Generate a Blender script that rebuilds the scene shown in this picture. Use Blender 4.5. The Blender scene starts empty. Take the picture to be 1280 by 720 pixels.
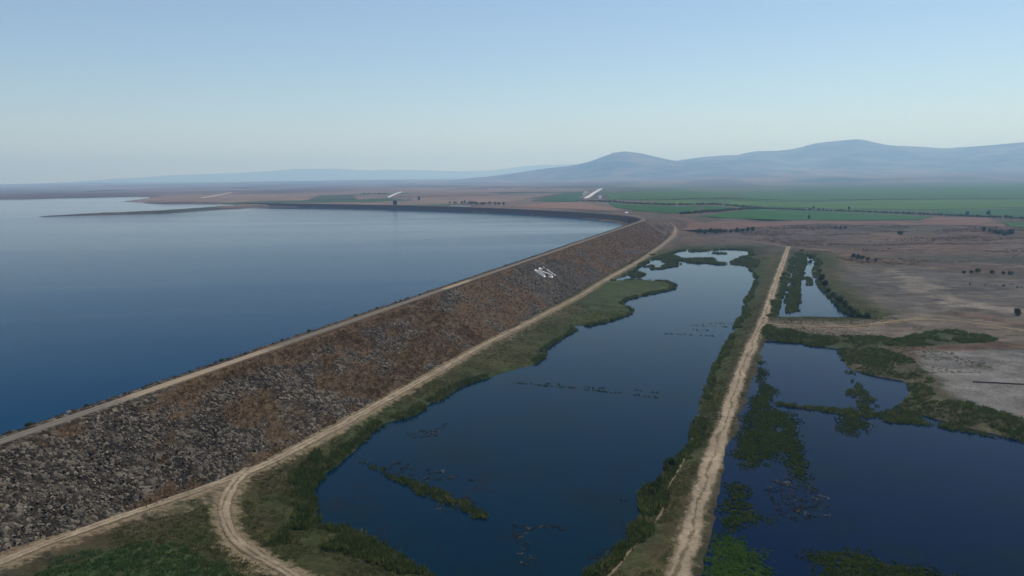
import bpy, bmesh, math, random
import numpy as np
from mathutils import Vector, Matrix, Euler

rng = np.random.default_rng(7)
random.seed(7)
sc = bpy.context.scene
COL = sc.collection

# ------------------------------------------------------------------ camera
cam_d = bpy.data.cameras.new('camera')
cam = bpy.data.objects.new('camera', cam_d)
COL.objects.link(cam)
cam_d.sensor_width = 36.0
cam_d.lens = 36.0 * 985.0 / 1280.0
cam_d.clip_start = 1.0
cam_d.clip_end = 120000.0
cam.matrix_world = (Matrix.Translation((0, 0, 70.0)) @ Matrix.Rotation(math.pi / 2 - 0.140191, 4, 'X')
                    @ Matrix.Rotation(-0.012217, 4, 'Z'))
sc.camera = cam

# ------------------------------------------------------------------ sky, sun, exposure
SUN_AZ, SUN_EL = math.radians(48.0), math.radians(62.0)      # azimuth clockwise from +Y
world = bpy.data.worlds.new('World')
sc.world = world
world.use_nodes = True
wn = world.node_tree
for n in list(wn.nodes):
    wn.nodes.remove(n)
sky = wn.nodes.new('ShaderNodeTexSky')
sky.sky_type = 'NISHITA'
sky.sun_disc = False
sky.sun_elevation = SUN_EL
sky.sun_rotation = SUN_AZ
sky.altitude = 600.0
sky.air_density = 1.0
sky.dust_density = 0.25
sky.ozone_density = 1.5
wbg = wn.nodes.new('ShaderNodeBackground')
wbg.inputs['Strength'].default_value = 0.112
wout = wn.nodes.new('ShaderNodeOutputWorld')
wn.links.new(sky.outputs[0], wbg.inputs[0])
wn.links.new(wbg.outputs[0], wout.inputs[0])

sun_d = bpy.data.lights.new('sun', 'SUN')
sun_d.energy = 4.4
sun_d.angle = math.radians(0.5)
sun_d.color = (1.0, 0.95, 0.87)
sun = bpy.data.objects.new('sun', sun_d)
COL.objects.link(sun)
to_sun = Vector((math.sin(SUN_AZ) * math.cos(SUN_EL), math.cos(SUN_AZ) * math.cos(SUN_EL), math.sin(SUN_EL)))
sun.rotation_euler = to_sun.to_track_quat('Z', 'Y').to_euler()
sun.location = (0, 0, 300)

vs = sc.view_settings
vs.view_transform = 'Standard'
vs.look = 'None'
vs.exposure = 0.03
vs.gamma = 1.0
vs.use_curve_mapping = False
cy = sc.cycles
cy.use_denoising = True
cy.max_bounces = 8
cy.diffuse_bounces = 2
cy.glossy_bounces = 3
cy.transmission_bounces = 2
cy.transparent_max_bounces = 8
cy.volume_bounces = 4
cy.use_adaptive_sampling = True
cy.adaptive_threshold = 0.01
cy.sample_clamp_indirect = 4.0

# ------------------------------------------------------------------ the survey plan, metres (x east, y north)
PLAN = {
 'reservoir_shore': [(89, 1083.9), (1.4, 1225.8), (-108.3, 1358.8), (-238.1, 1483.7), (-382.9, 1587.5), (-522.4, 1675.3), (-576.7, 1547.7), (-590.6, 1429.1), (-640.3, 1380.3), (-703.4, 1367.2), (-778.6, 1330.1), (-781.7, 1299.1), (-787.9, 1346), (-742.8, 1416.2), (-678.4, 1463), (-651.5, 1577.6), (-632.1, 1697.2), (-636.7, 1862), (-758.4, 1933), (-898, 1982.9), (-990.2, 2102.8), (-991.8, 2191.2), (-1105.5, 2242.5), (-1149.7, 2406.9), (-1228.6, 2698.3), (-1378, 2981.2), (-1536.7, 2939.8), (-1657.1, 2841.1), (-1761.2, 2735.5), (-2252.3, 2663.7), (-2942.5, 2562.7)],
 'central_pond': [(-47.2, 177.2), (-46.1, 182.2), (-44.3, 186.4), (-43.6, 191.4), (-41.1, 201.5), (-39.3, 213.5), (-36.5, 219.9), (-30.2, 226.5), (-23.6, 243.2), (-18.5, 258.4), (-11.5, 267.5), (-7.5, 272.9), (0.5, 280.7), (8.1, 290.2), (11.8, 300.6), (13.1, 314.9), (21.3, 337), (29.1, 354.5), (28.9, 366.3), (35.6, 364.9), (45.3, 373.5), (52.1, 383.8), (60.4, 397.1), (63, 409.1), (59.3, 427.9), (66.1, 444.5), (83.5, 464.8), (99.5, 480.3), (104.9, 501.6), (102.2, 519.5), (85.2, 529.3), (72.8, 526.3), (66.2, 520.8), (83.6, 562.9), (99.5, 607.2), (116.8, 652.7), (135.6, 690.9), (154.3, 726.1), (171, 744.2), (181.8, 726.5), (200.3, 740.3), (219.7, 729.5), (211.8, 695.9), (199, 662.5), (197.4, 630.9), (178.1, 588), (165.5, 528), (145.6, 472.9), (130.9, 436.4), (115.3, 386.2), (107.9, 371.4), (95.8, 337.6), (84, 306.6), (73.5, 280.6), (66.5, 258.5), (59.7, 239.6), (55.4, 229.5), (49.6, 208.7), (45.4, 195.9), (39.9, 186.3), (35, 174.5), (31.8, 169), (28.3, 157.1), (25.4, 151.4), (23.7, 146.1), (18.9, 139.6), (14.5, 133), (9.4, 122.8), (-0.7, 113.7), (-11.6, 125.9), (-15.5, 132), (-21.4, 137.5), (-26.8, 143.4), (-32.5, 148.7), (-36.1, 150.6), (-40.3, 153.3), (-43.2, 159.2), (-45.7, 167.8)],
 'wedge_pond': [(127.9, 378.6), (139.5, 408.6), (161.3, 464.9), (183.1, 518), (207, 579.8), (227.9, 633.5), (248.7, 684), (256.9, 668.9), (242.1, 619.9), (215.2, 559.1), (193, 490), (177.9, 432.7), (169.4, 391.7), (168.5, 371.5), (146.9, 375.2), (136.3, 378.1)],
 'east_pond': [(107.3, 326.8), (93.8, 292.2), (84.1, 268.4), (72.6, 239), (63.3, 215.2), (52.1, 187), (45.8, 169.5), (39.8, 152.9), (35.3, 139.1), (30.8, 124.9), (22.5, 99.7), (87.5, 92.1), (132.1, 133.6), (148.9, 178.3), (134.7, 197), (124.7, 208.5), (119.1, 218.9), (115.4, 227.8), (125.7, 242.1), (132.3, 259.6), (123.3, 271), (122.3, 280.6), (132.1, 308.3), (120.1, 322.8)],
 'mat_a': [(81.7, 257.8), (85.8, 259.7), (86.3, 247.6), (78.5, 231.8), (82.1, 223.5), (76.2, 211.1), (71.2, 195), (62.3, 182.3), (55.7, 179.9), (53.7, 186.9), (59.5, 204.9), (71.1, 234.7)],
 'mat_b': [(78.2, 228.5), (81.3, 216), (75.6, 194.8), (72.7, 180.9), (65.4, 169.8), (64.8, 178.6), (67.5, 195.1)],
 'mat_c': [(47.6, 172.2), (51.2, 174), (54.8, 172.5), (52.3, 162.6), (53.2, 153.3), (51.4, 150.7), (46.5, 149), (42.6, 146.3), (39.8, 147.1), (39.5, 151)],
 'mat_d': [(37.4, 145), (41.3, 147.4), (44.5, 144.8), (46.9, 138.8), (47, 129.3), (33.3, 119.8), (29.7, 122.4), (33.7, 136.1)],
 'mat_e': [(53.1, 137.7), (58.3, 140.5), (61.9, 141.7), (64.5, 139), (67.9, 135.2), (72.9, 133.6), (77.3, 128.6), (71.3, 122.7), (48.9, 123.2), (53.8, 132.6)],
 'mat_f': [(79.5, 232.6), (82.1, 235.1), (99.5, 226.8), (113.9, 217.6), (125.6, 212), (137.5, 201.3), (134.7, 197), (121, 206), (111.7, 213.3), (97.5, 222.1)],
 'mat_g': [(131.4, 309.8), (139.6, 306.4), (145.8, 286.9), (139.7, 257.1), (129.4, 234.8), (133.9, 224.6), (141.8, 207.9), (136.7, 200.1), (124.1, 211.4), (113.9, 217.6), (108.5, 223.2), (115.9, 230.2), (123.5, 236.8), (132.9, 259.6), (123.3, 271), (122.3, 280.6)],
 'mat_h': [(119.1, 275.9), (121.4, 275.8), (116.2, 256.2), (108.8, 230.5), (104.3, 225.8), (108.4, 246.6), (113.6, 256.3)],
 'mat_i': [(115.7, 352.8), (124.2, 334.2), (140.3, 323.2), (161.6, 318.8), (186.3, 333.8), (196.5, 324.8), (199.2, 318.1), (192.2, 309.3), (156.7, 302.5), (133.4, 306.7), (119, 319.7), (107.7, 330.1)],
 'mat_j': [(92, 220), (98.3, 222.9), (102.9, 213.6), (91.8, 203.7), (89, 207.2)],
 'mat_k': [(91.2, 289.7), (95.6, 296.1), (95.4, 289.5), (90.9, 277.3), (90.7, 271.5), (84.3, 257.7), (81.5, 259.9)],
 'isle_a': [(122, 685.5), (141.1, 690.2), (144.2, 655.9), (169.3, 662.7), (168.4, 616.5), (153.8, 601.3), (139.4, 614), (124.9, 604.5), (111.1, 589.9), (125.7, 627.1)],
 'isle_b': [(83.5, 558.2), (95.1, 591.6), (96.3, 566.4), (90.8, 543.9), (83.4, 542.4)],
 'isle_c': [(164.1, 736.9), (184.7, 738.3), (199, 716.4), (190.2, 694.9), (175.3, 700.5), (164.8, 717)],
 'isle_d': [(173, 621.8), (193.1, 663.2), (211, 688.7), (203.6, 648.9), (182.3, 582.4), (179.2, 604.1)],
 'isle_e': [(99.5, 607.2), (110.5, 617.2), (108.7, 590.1), (98.2, 571)],
 'isle_f': [(257.8, 697.4), (246.9, 656.7), (199.4, 537.7), (164.9, 448.6), (146.7, 400.5), (139.4, 393.8), (156.6, 443.2), (194, 538.2), (232.5, 639.1)],
 'isle_g': [(201.5, 537.5), (201.5, 528.8), (190.4, 493.9), (186.1, 490.6)],
 'strip_a': [(-30.3, 179.6), (-27, 178), (-18.7, 171), (-12, 164.5), (-7.4, 159), (-6.1, 156.5), (-6.7, 155), (-11.7, 160.7), (-18.2, 166), (-24.4, 172.6), (-29.9, 177.1)],
 'strip_b': [(-38.4, 188.4), (-35.3, 187.7), (-31, 181.7), (-31.5, 180.2), (-35.2, 184)],
 'belt_near': [(-51.6, 181.1), (-48.9, 190.8), (-46, 182), (-46.4, 174.9), (-41, 152.2), (-32.5, 148.7), (-21.3, 137.1), (-13.5, 129.9), (-17.4, 128.9), (-28.9, 138.5), (-35.4, 140.6), (-39.5, 146.1), (-41.9, 143.4), (-45.3, 140.6), (-46.2, 141.5), (-44.5, 149.7), (-48.8, 166.7)],
 'belt_dike': [(37.8, 182.6), (40.1, 184.7), (37.2, 175.9), (32.7, 169.8), (32, 162.3), (29.8, 156.2), (27.3, 151.6), (25.3, 145.2), (21.8, 138.7), (17.4, 133.3), (13.3, 128.6), (16, 134.2), (20.1, 139.4), (23.5, 144.6), (25.4, 151.7), (27.1, 156.3), (27.4, 163.7), (31.6, 171.7), (35, 174.5)],
 'debris_a': [(-0.6, 150.3), (7.5, 151.9), (18.5, 148), (19.9, 141.2), (13.7, 133), (7.9, 130.9), (0.9, 136.9)],
 'debris_b': [(-33.2, 222.8), (-24.4, 227.9), (-19, 219.9), (-21.3, 208), (-28.7, 206.2)],
 'debris_c': [(23.8, 163.5), (29.9, 166.3), (28.3, 157.1), (23.8, 157.3)],
 'debris_d': [(-33.7, 184.4), (-24.6, 189.6), (-9.9, 176), (-7.3, 158.2), (-14.1, 158.4), (-26.1, 171.7)],
 'debris_e': [(58.5, 173.8), (69.5, 178.4), (66.1, 156), (56.8, 148.7), (53.7, 156.4)],
 'mud_flat': [(153.6, 294.8), (165.8, 296.4), (199.6, 296.3), (232.7, 287.7), (153.3, 186.5), (139.8, 205.2), (134.1, 211.7), (131.6, 222.9), (137.2, 239.3), (140.7, 257.7), (148.1, 282.3)],
 'pale_bank': [(117.7, 361.5), (132.6, 357.3), (153.9, 355.4), (175.2, 369.7), (197.8, 376.6), (215.5, 360.4), (228.6, 340.6), (249.9, 317.9), (226.8, 287.7), (201, 303.3), (191.8, 314.2), (182.8, 327.7), (159.4, 314.5), (138, 317.9), (123.4, 332.1), (113.5, 343.8)],
 'grey_plain': [(232.5, 595), (275.5, 585.8), (302.1, 557.2), (316.1, 481.7), (327, 418.6), (267.9, 341.3), (228.5, 345.9), (207.7, 373.4), (176.1, 371.6), (171.3, 396.2), (184.9, 450.1)],
 'pale_path': [(268.5, 568.3), (271.1, 549.5), (253.4, 475.3), (242.7, 421.7), (253.7, 385.1), (243.6, 369.4), (222.2, 392.6), (227.5, 434.4), (252.1, 518.2)],
 'toe_bare': [(-86.1, 124.4), (-75.1, 145.6), (-60.6, 177.6), (-49.8, 208.7), (-31.1, 261.2), (0.9, 351), (41.8, 468.9), (108.1, 660.3), (173, 865.2), (190.4, 906.9), (183.7, 857.5), (119.4, 666.9), (56, 487.3), (8.6, 343.6), (-27, 255.2), (-44.6, 209.9), (-55.3, 178.5), (-63.1, 150.3), (-76, 135.4), (-81.9, 117.7)],
 'junction_bare': [(-65.6, 162.1), (-62.3, 171.4), (-59.4, 169.1), (-59.2, 158.3), (-56.4, 148.4), (-51.4, 141.4), (-42.9, 133), (-36.3, 126.9), (-46.5, 124.9), (-56.2, 137.2), (-59.2, 147.5), (-63.8, 154.2)],
 'spit_green': [(17.9, 351.6), (33.4, 407.1), (63.1, 513), (90.1, 549.7), (107.4, 510.9), (100.4, 482.2), (68.2, 443.2), (62.4, 405), (39.7, 368), (22.7, 341.9)],
 'weed_corner': [(-76.4, 121.2), (-71.8, 129.9), (-66.4, 134.9), (-57.9, 133.2), (-46.5, 124.9), (-39.5, 115.4), (-71.3, 108.3), (-78, 115.4)],
 'dark_hummocks': [(208.6, 930.2), (255.3, 963.8), (305.6, 984.3), (373.3, 1019.2), (443.8, 1039.2), (448.1, 957.7), (366.3, 798.8), (277, 754.5), (241.9, 818), (204.3, 834.4)],
 'field_near': [(312.8, 1161.4), (418, 1349.4), (520.7, 1424.7), (587.7, 1315.8), (633.1, 1187.7), (570.1, 1100.6), (421.2, 1151), (333.1, 1129.4), (243.4, 1031)],
 'field_wedge': [(190.6, 1556), (227.3, 1394.7), (275.7, 1291.1), (381.7, 1318.6), (226.6, 1060.4), (188, 1152.8), (171.5, 1292.6)],
 'field_bright': [(262.4, 1610.5), (434.2, 1645.1), (921.6, 1977.6), (1412.2, 1835.6), (1113.4, 1445.5), (967.9, 1492), (761.3, 1443.4), (665.2, 1490.2), (568.6, 1556.4), (435.4, 1479), (307.3, 1439.3)],
 'field_teal': [(744, 1397), (941.2, 1450.6), (1090.4, 1415.3), (799.1, 1035.3), (733.5, 1128.9), (685, 1273.3)],
 'field_mid': [(283.9, 2376.9), (719.7, 2956.2), (1447.7, 3407.2), (2489.3, 3850.2), (3233.1, 4213.4), (1451.1, 1886.4), (1273.9, 1966.3), (949, 2036.7), (448.7, 1700.3), (273.3, 1678), (214.7, 1724.6)],
 'field_east': [(639.5, 1028.5), (665.9, 1008.2), (740.5, 958.6), (658.2, 851.3), (611.4, 910.8), (600.8, 946.9)],
 'field_west': [(44, 1719.2), (141.9, 2290.5), (223.2, 2652.3), (260.9, 2628.4), (159.2, 1785.6), (141.6, 1643.8), (84.4, 1629.9)],
 'field_reddish': [(193.3, 903.1), (214.6, 949), (275.9, 1043), (411.4, 1124.1), (558.1, 1077.1), (634.2, 1169.7), (682.7, 1129.9), (602.5, 959), (520.5, 1003.9), (380.3, 1038.5), (302.1, 989.4)],
 'field_small': [(-512.4, 1994.2), (-629.2, 2616.1), (-530.9, 2652.3), (-388, 2006.5)],
 'field_brown': [(1.8, 1415.2), (82.8, 1598.4), (142.7, 1548), (165.5, 1247.4), (166.8, 1167.8), (103.4, 1259.7)],
 'toe_track': [(-88.5, 114.5), (-84.4, 121.7), (-80.2, 132.7), (-74.8, 145), (-68.1, 158.8), (-62.1, 171), (-56.7, 183.5), (-50.8, 199.3), (-44.2, 219.4), (-35.8, 242.4), (-23.4, 277.2), (-10.1, 316.6), (3.4, 352), (20.3, 397.6), (40.2, 450.7), (66.7, 533.6), (98.6, 621.8), (137.2, 738), (169.7, 839.8), (190.4, 906.9), (183.4, 909.2)],
 'branch_track': [(-61.3, 174.9), (-62, 165.4), (-60.4, 156.5), (-56.6, 146.4), (-51.9, 139), (-46.5, 134.1), (-41.2, 129.9), (-34, 123.3)],
 'dike_track': [(258.7, 732.9), (197.1, 573.4), (159.2, 474.7), (132.6, 402.8), (115.5, 358.1), (98.1, 316.4), (84.8, 282.5), (71, 245.9), (61.8, 220.5), (53.7, 199.1), (45.5, 176.5), (40.1, 162.5), (36.1, 150.8), (32.1, 139.6), (28.4, 129), (23.5, 115.3)],
 'cross_track': [(180.2, 857.3), (199.3, 842.2), (223.8, 828.1), (243.8, 797), (252.4, 761.6), (255.3, 723.2)],
 'bank_track': [(114.6, 356.5), (128.4, 345.9), (148, 341.6), (171.2, 353.2), (190.9, 363.1), (208.7, 348.7), (220.7, 328.6), (239.2, 303.9)],
 'plain_track': [(255.3, 723.2), (262.5, 714.6), (274.5, 689.6), (278.5, 668.7)],
 'far_road_a': [(-962.8, 2457.1), (-989.9, 2614.4), (-1225.1, 3479.1)],
 'far_road_b': [(-340.1, 2181.1), (-365.7, 2441.3), (-435, 3139.2)],
 'canal': [(171.6, 1811.2), (244.9, 2348), (369.2, 3227.8)],
 'canal_bank': [(161.5, 1853.1), (253.6, 2554.6), (362.2, 3282.5)],
 'hedge_a': [(143.6, 1666.5), (196.6, 1604.8), (237.5, 1457.3), (286.4, 1341.4), (406.2, 1379.3), (540.8, 1480), (615.5, 1378.2), (671.4, 1247.9), (687.3, 1157.2), (716.9, 1086)],
 'hedge_b': [(225.7, 1046.4), (290.8, 1144.2), (383, 1300.2), (441.6, 1403.1)],
 'hedge_c': [(203.8, 1706.1), (353.3, 1655.4), (746.3, 2045), (1268.3, 1898.1)],
 'row_a': [(1, 263.2), (13.1, 258.9), (25.2, 252.8), (34.7, 249)],
 'row_b': [(11.4, 262.1), (15.9, 260.9)],
 'row_c': [(23, 257.5), (29.4, 255.1)],
 'row_d': [(40, 252.7), (48, 247.9)],
 'row_e': [(39.7, 245.9), (45.8, 242.9)],
 'row_f': [(82.6, 364.8), (99.1, 358.7)],
 'row_g': [(66.1, 344.8), (91.1, 337.1)],
 'row_h': [(91, 368.3), (103.8, 366.5)],
 'row_i': [(82.2, 353.1), (90.4, 350.7)],
 'tree_line_a': [(-118.4, 1613), (-96.3, 1624.1), (-59.8, 1530.2), (-16.2, 1495.8)],
 'tree_line_b': [(-2579.9, 6243.8), (-2411, 6500.7), (-1854.5, 5820.9)],
 'tree_line_c': [(-2520.2, 4717.5), (-2772.7, 5415.8), (-2845.3, 5857.8)],
 'tree_line_d': [(-492.3, 2660.7), (-456.6, 2687.3), (-409.2, 2626.2)],
 'path_dike': [(53.9, 223.2), (45.5, 196.1), (38.7, 178), (33.7, 167.7), (30.9, 156.1), (27.4, 149.4), (24.1, 143.9), (19.9, 136.1), (16.1, 129.1)],
 'path_meadow': [(-53.1, 178.5), (-52.1, 170.4), (-50.1, 159.1), (-48.3, 149.8), (-46.1, 139.5)],
 'path_shore': [(-34.3, 231.2), (-28.6, 245.3), (-23.1, 259.4), (-14.7, 276)],
 'rubble': [(53.4, 222.9), (56.6, 217.4), (65.6, 219.8)],
 'boulders': [(111.1, 354.7), (40.6, 165.9), (-15.1, 303.8)],
 'bushes_wedge': [(244.2, 640.8), (233.2, 600.2), (216.5, 550.7), (201.7, 508.6), (193.5, 482.7), (186.6, 459.1), (181.9, 440.6), (178.3, 426.3), (176.7, 418.1), (173.4, 405.1), (170.7, 392.9), (169.1, 383.6), (168.3, 374.7), (170.4, 372.3)],
 'bushes_row': [(218.1, 914.3), (221.5, 901.5), (230.1, 914.1), (234.7, 906.9), (242.7, 912.5), (249.3, 916.4), (255, 913.6), (262.9, 918.3), (271, 923.8), (278.1, 925.6), (285.1, 930.1)],
 'bushes_plain': [(274.1, 630), (274.4, 621.7), (276.9, 618.7), (277.2, 609.6), (278.9, 601.1)],
 'bushes_grove': [(538.3, 896.8), (535.9, 880.7), (526.8, 857), (522.5, 841.5), (520.2, 829.5), (530.3, 837.6)],
 'bushes_east': [(305, 527.1), (310.2, 527.8), (314.8, 528.2), (319.6, 520.2), (325.1, 517), (328.6, 515)],
 'bushes_hollow': [(390, 948.7), (392.3, 940.3), (400.6, 946.5), (417.9, 846.4)],
 'bushes_dike': [(35.9, 178), (37.6, 181.5), (32.8, 170.3), (31.1, 167.1), (29.7, 164.9)],
 'bush_lone': [(238.3, 366.5)],
 'field_trees': [(568.2, 1485), (604, 1413.6), (432.9, 1148.2), (714.7, 1183.3), (664.9, 1150.9)],
 'tower_spot': [(-229.2, 1566.9)],
 'spots_white': [(-243.1, 1901.2)],
 'spots_pump': [(212, 1886.3), (196.6, 1749.4), (223.1, 2367.7), (198.9, 2667.3), (198.9, 2181.3)],
 'crest_hut': [(154, 1055.9)],
 'white_apron': [(-112.1, 1444.7), (-70.2, 1423.9)],
 'dark_pipe': [(149.1, 248.5), (164.8, 243.3)],
 'pebble': [(109.7, 350.3), (361, 852.1)],
}
RIDGES = {
 'hills_near': [(-1699, 10665, 16), (-1063, 10748, 29), (-416, 10792, 70), (19, 10800, 118), (453, 10790, 177), (831, 10768, 215), (1045, 10749, 260), (1204, 10733, 306), (1416, 10707, 352), (1626, 10677, 368), (1782, 10652, 350), (1989, 10615, 299), (2143, 10585, 265), (2296, 10553, 241), (2546, 10496, 248), (2841, 10420, 253), (3318, 10278, 244), (3865, 10085, 184), (4381, 9872, 125)],
 'hills_main': [(1023, 12458, 144), (1640, 12392, 186), (2244, 12297, 251), (2598, 12227, 294), (2946, 12148, 336), (3174, 12090, 350), (3399, 12029, 351), (3619, 11965, 394), (4050, 11826, 414), (4259, 11752, 449), (4463, 11676, 502), (4762, 11557, 533), (5005, 11454, 542), (5197, 11368, 491), (5385, 11280, 446), (5701, 11124, 420), (5962, 10986, 390), (6130, 10894, 396), (6451, 10707, 416), (6756, 10517, 442), (7250, 10182, 466), (7883, 9701, 388), (8676, 8998, 260), (9312, 8339, 132)],
 'hills_far': [(-16336, 23961, 101), (-14572, 25073, 122), (-12773, 26036, 173), (-11230, 26737, 259), (-9815, 27288, 298), (-8570, 27705, 367), (-7536, 28004, 412), (-6741, 28206, 424), (-6201, 28329, 441), (-5383, 28496, 376), (-4548, 28641, 353), (-3131, 28830, 352), (-1982, 28932, 296), (-530, 28995, 336), (636, 28993, 466), (1507, 28961, 484), (2374, 28903, 501), (4087, 28711, 449), (7372, 28047, 371)],
}

WATER_R = 13.5        # reservoir level; the ponds stand at 0
CREST = 20.0
U = np.array([0.32046, 0.94726])      # along the dam
N = np.array([0.94726, -0.32046])     # downstream
T0 = -142.32
HALF = 3.5
SLOPE_D, SLOPE_U = 1.5, 2.4

# ------------------------------------------------------------------ numeric helpers
def hash2(ix, iy, seed):
    h = (ix.astype(np.int64) * 374761393 + iy.astype(np.int64) * 668265263 + seed * 1442695041) & 0xffffffff
    h = ((h ^ (h >> 13)) * 1274126177) & 0xffffffff
    h = h ^ (h >> 16)
    return (h & 0xffff) / 65535.0

def vnoise(x, y, seed=0):
    x = np.asarray(x, float); y = np.asarray(y, float)
    ix = np.floor(x); iy = np.floor(y)
    fx = x - ix; fy = y - iy
    fx = fx * fx * (3 - 2 * fx); fy = fy * fy * (3 - 2 * fy)
    a = hash2(ix, iy, seed); b = hash2(ix + 1, iy, seed)
    c = hash2(ix, iy + 1, seed); d = hash2(ix + 1, iy + 1, seed)
    return (a + (b - a) * fx) * (1 - fy) + (c + (d - c) * fx) * fy

def fbm(x, y, size, octv=4, seed=0):
    """-1..1 fractal noise with feature size in metres"""
    x = np.asarray(x, float) / size; y = np.asarray(y, float) / size
    s = 0; a = 1; tot = 0
    for o in range(octv):
        s = s + a * (vnoise(x + 17.3 * o, y - 9.1 * o, seed + o) * 2 - 1)
        tot += a; a *= 0.55; x = x * 2.03; y = y * 2.03
    return s / tot * 1.35

def sstep(a, b, v):
    t = np.clip((v - a) / (b - a), 0, 1)
    return t * t * (3 - 2 * t)

def sdf(poly, x, y, far=120.0):
    """signed distance, negative inside; clipped to far outside the polygon's box"""
    P = np.asarray(poly, float)
    x = np.asarray(x, float); y = np.asarray(y, float)
    shp = x.shape
    x = x.ravel(); y = y.ravel()
    out = np.full(x.shape, far)
    m = (x > P[:, 0].min() - far) & (x < P[:, 0].max() + far) & (y > P[:, 1].min() - far) & (y < P[:, 1].max() + far)
    if not m.any():
        return out.reshape(shp)
    px = x[m]; py = y[m]
    d2 = np.full(px.shape, 1e18); ins = np.zeros(px.shape, bool)
    Q = np.roll(P, -1, 0)
    for (ax, ay), (bx, by) in zip(P, Q):
        ex, ey = bx - ax, by - ay
        t = np.clip(((px - ax) * ex + (py - ay) * ey) / (ex * ex + ey * ey + 1e-9), 0, 1)
        d2 = np.minimum(d2, (px - ax - ex * t) ** 2 + (py - ay - ey * t) ** 2)
        if by != ay:
            c = ((ay > py) != (by > py)) & (px < ex * (py - ay) / (by - ay) + ax)
            ins ^= c
    d = np.sqrt(d2)
    out[m] = np.minimum(np.where(ins, -d, d), far)
    return out.reshape(shp)

def linedist(line, x, y, far=60.0):
    P = np.asarray(line, float)
    x = np.asarray(x, float); y = np.asarray(y, float)
    out = np.full(x.shape, far)
    m = (x > P[:, 0].min() - far) & (x < P[:, 0].max() + far) & (y > P[:, 1].min() - far) & (y < P[:, 1].max() + far)
    px = x[m]; py = y[m]
    d2 = np.full(px.shape, far * far)
    for (ax, ay), (bx, by) in zip(P[:-1], P[1:]):
        ex, ey = bx - ax, by - ay
        t = np.clip(((px - ax) * ex + (py - ay) * ey) / (ex * ex + ey * ey + 1e-9), 0, 1)
        d2 = np.minimum(d2, (px - ax - ex * t) ** 2 + (py - ay - ey * t) ** 2)
    out[m] = np.sqrt(d2)
    return out

def resample(pts, step, smooth=2):
    P = [np.array(p, float) for p in pts]
    for _ in range(smooth):
        Q = [P[0]]
        for a, b in zip(P[:-1], P[1:]):
            Q += [a * .75 + b * .25, a * .25 + b * .75]
        Q.append(P[-1]); P = Q
    P = np.array(P)
    L = np.r_[0, np.cumsum(np.linalg.norm(np.diff(P, axis=0), axis=1))]
    n = max(2, int(L[-1] / step) + 1)
    s = np.linspace(0, L[-1], n)
    return np.stack([np.interp(s, L, P[:, k]) for k in range(P.shape[1])], 1)

# ------------------------------------------------------------------ mesh helpers
def link(o, parent=None):
    COL.objects.link(o)
    if parent is not None:
        o.parent = parent
    return o

def tag(o, label=None, cat=None, group=None, kind=None):
    if label: o['label'] = label
    if cat: o['category'] = cat
    if group: o['group'] = group
    if kind: o['kind'] = kind
    return o

def np_mesh(name, verts, faces, mat, smooth=False):
    """faces: (n,3) or (n,4) int array"""
    me = bpy.data.meshes.new(name)
    verts = np.asarray(verts, np.float32); faces = np.asarray(faces, np.int32)
    me.vertices.add(len(verts)); me.vertices.foreach_set('co', verts.ravel())
    k = faces.shape[1]
    me.loops.add(faces.size); me.loops.foreach_set('vertex_index', faces.ravel())
    me.polygons.add(len(faces))
    me.polygons.foreach_set('loop_start', np.arange(0, faces.size, k, dtype=np.int32))
    me.polygons.foreach_set('use_smooth', np.full(len(faces), smooth))
    me.update(calc_edges=True)
    if mat: me.materials.append(mat)
    return me

def obj(name, me, parent=None):
    return link(bpy.data.objects.new(name, me), parent)

def empty(name, loc, rz=0.0):
    o = bpy.data.objects.new(name, None)
    o.empty_display_size = 1.0
    o.location = loc; o.rotation_euler = (0, 0, rz)
    return link(o)

def grid_faces(nr, nc):
    i = np.arange(nr - 1)[:, None] * nc + np.arange(nc - 1)[None, :]
    i = i.ravel()
    return np.stack([i, i + 1, i + nc + 1, i + nc], 1)

def fattr(me, name, vals):
    a = me.attributes.new(name, 'FLOAT', 'POINT')
    a.data.foreach_set('value', np.asarray(vals, np.float32).ravel())

def cattr(me, name, rgb):
    a = me.attributes.new(name, 'FLOAT_COLOR', 'POINT')
    v = np.ones((len(rgb), 4), np.float32); v[:, :3] = rgb
    a.data.foreach_set('color', v.ravel())

def box_bm(bm, x0, x1, y0, y1, z0, z1):
    v = [bm.verts.new(p) for p in ((x0, y0, z0), (x1, y0, z0), (x1, y1, z0), (x0, y1, z0), (x0, y0, z1), (x1, y0, z1), (x1, y1, z1), (x0, y1, z1))]
    for f in ((0, 3, 2, 1), (4, 5, 6, 7), (0, 1, 5, 4), (1, 2, 6, 5), (2, 3, 7, 6), (3, 0, 4, 7)):
        bm.faces.new([v[i] for i in f])

def bm_obj(name, bm, mat, parent=None):
    me = bpy.data.meshes.new(name)
    bmesh.ops.recalc_face_normals(bm, faces=bm.faces)
    bm.to_mesh(me); bm.free()
    if mat: me.materials.append(mat)
    return obj(name, me, parent)

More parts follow.
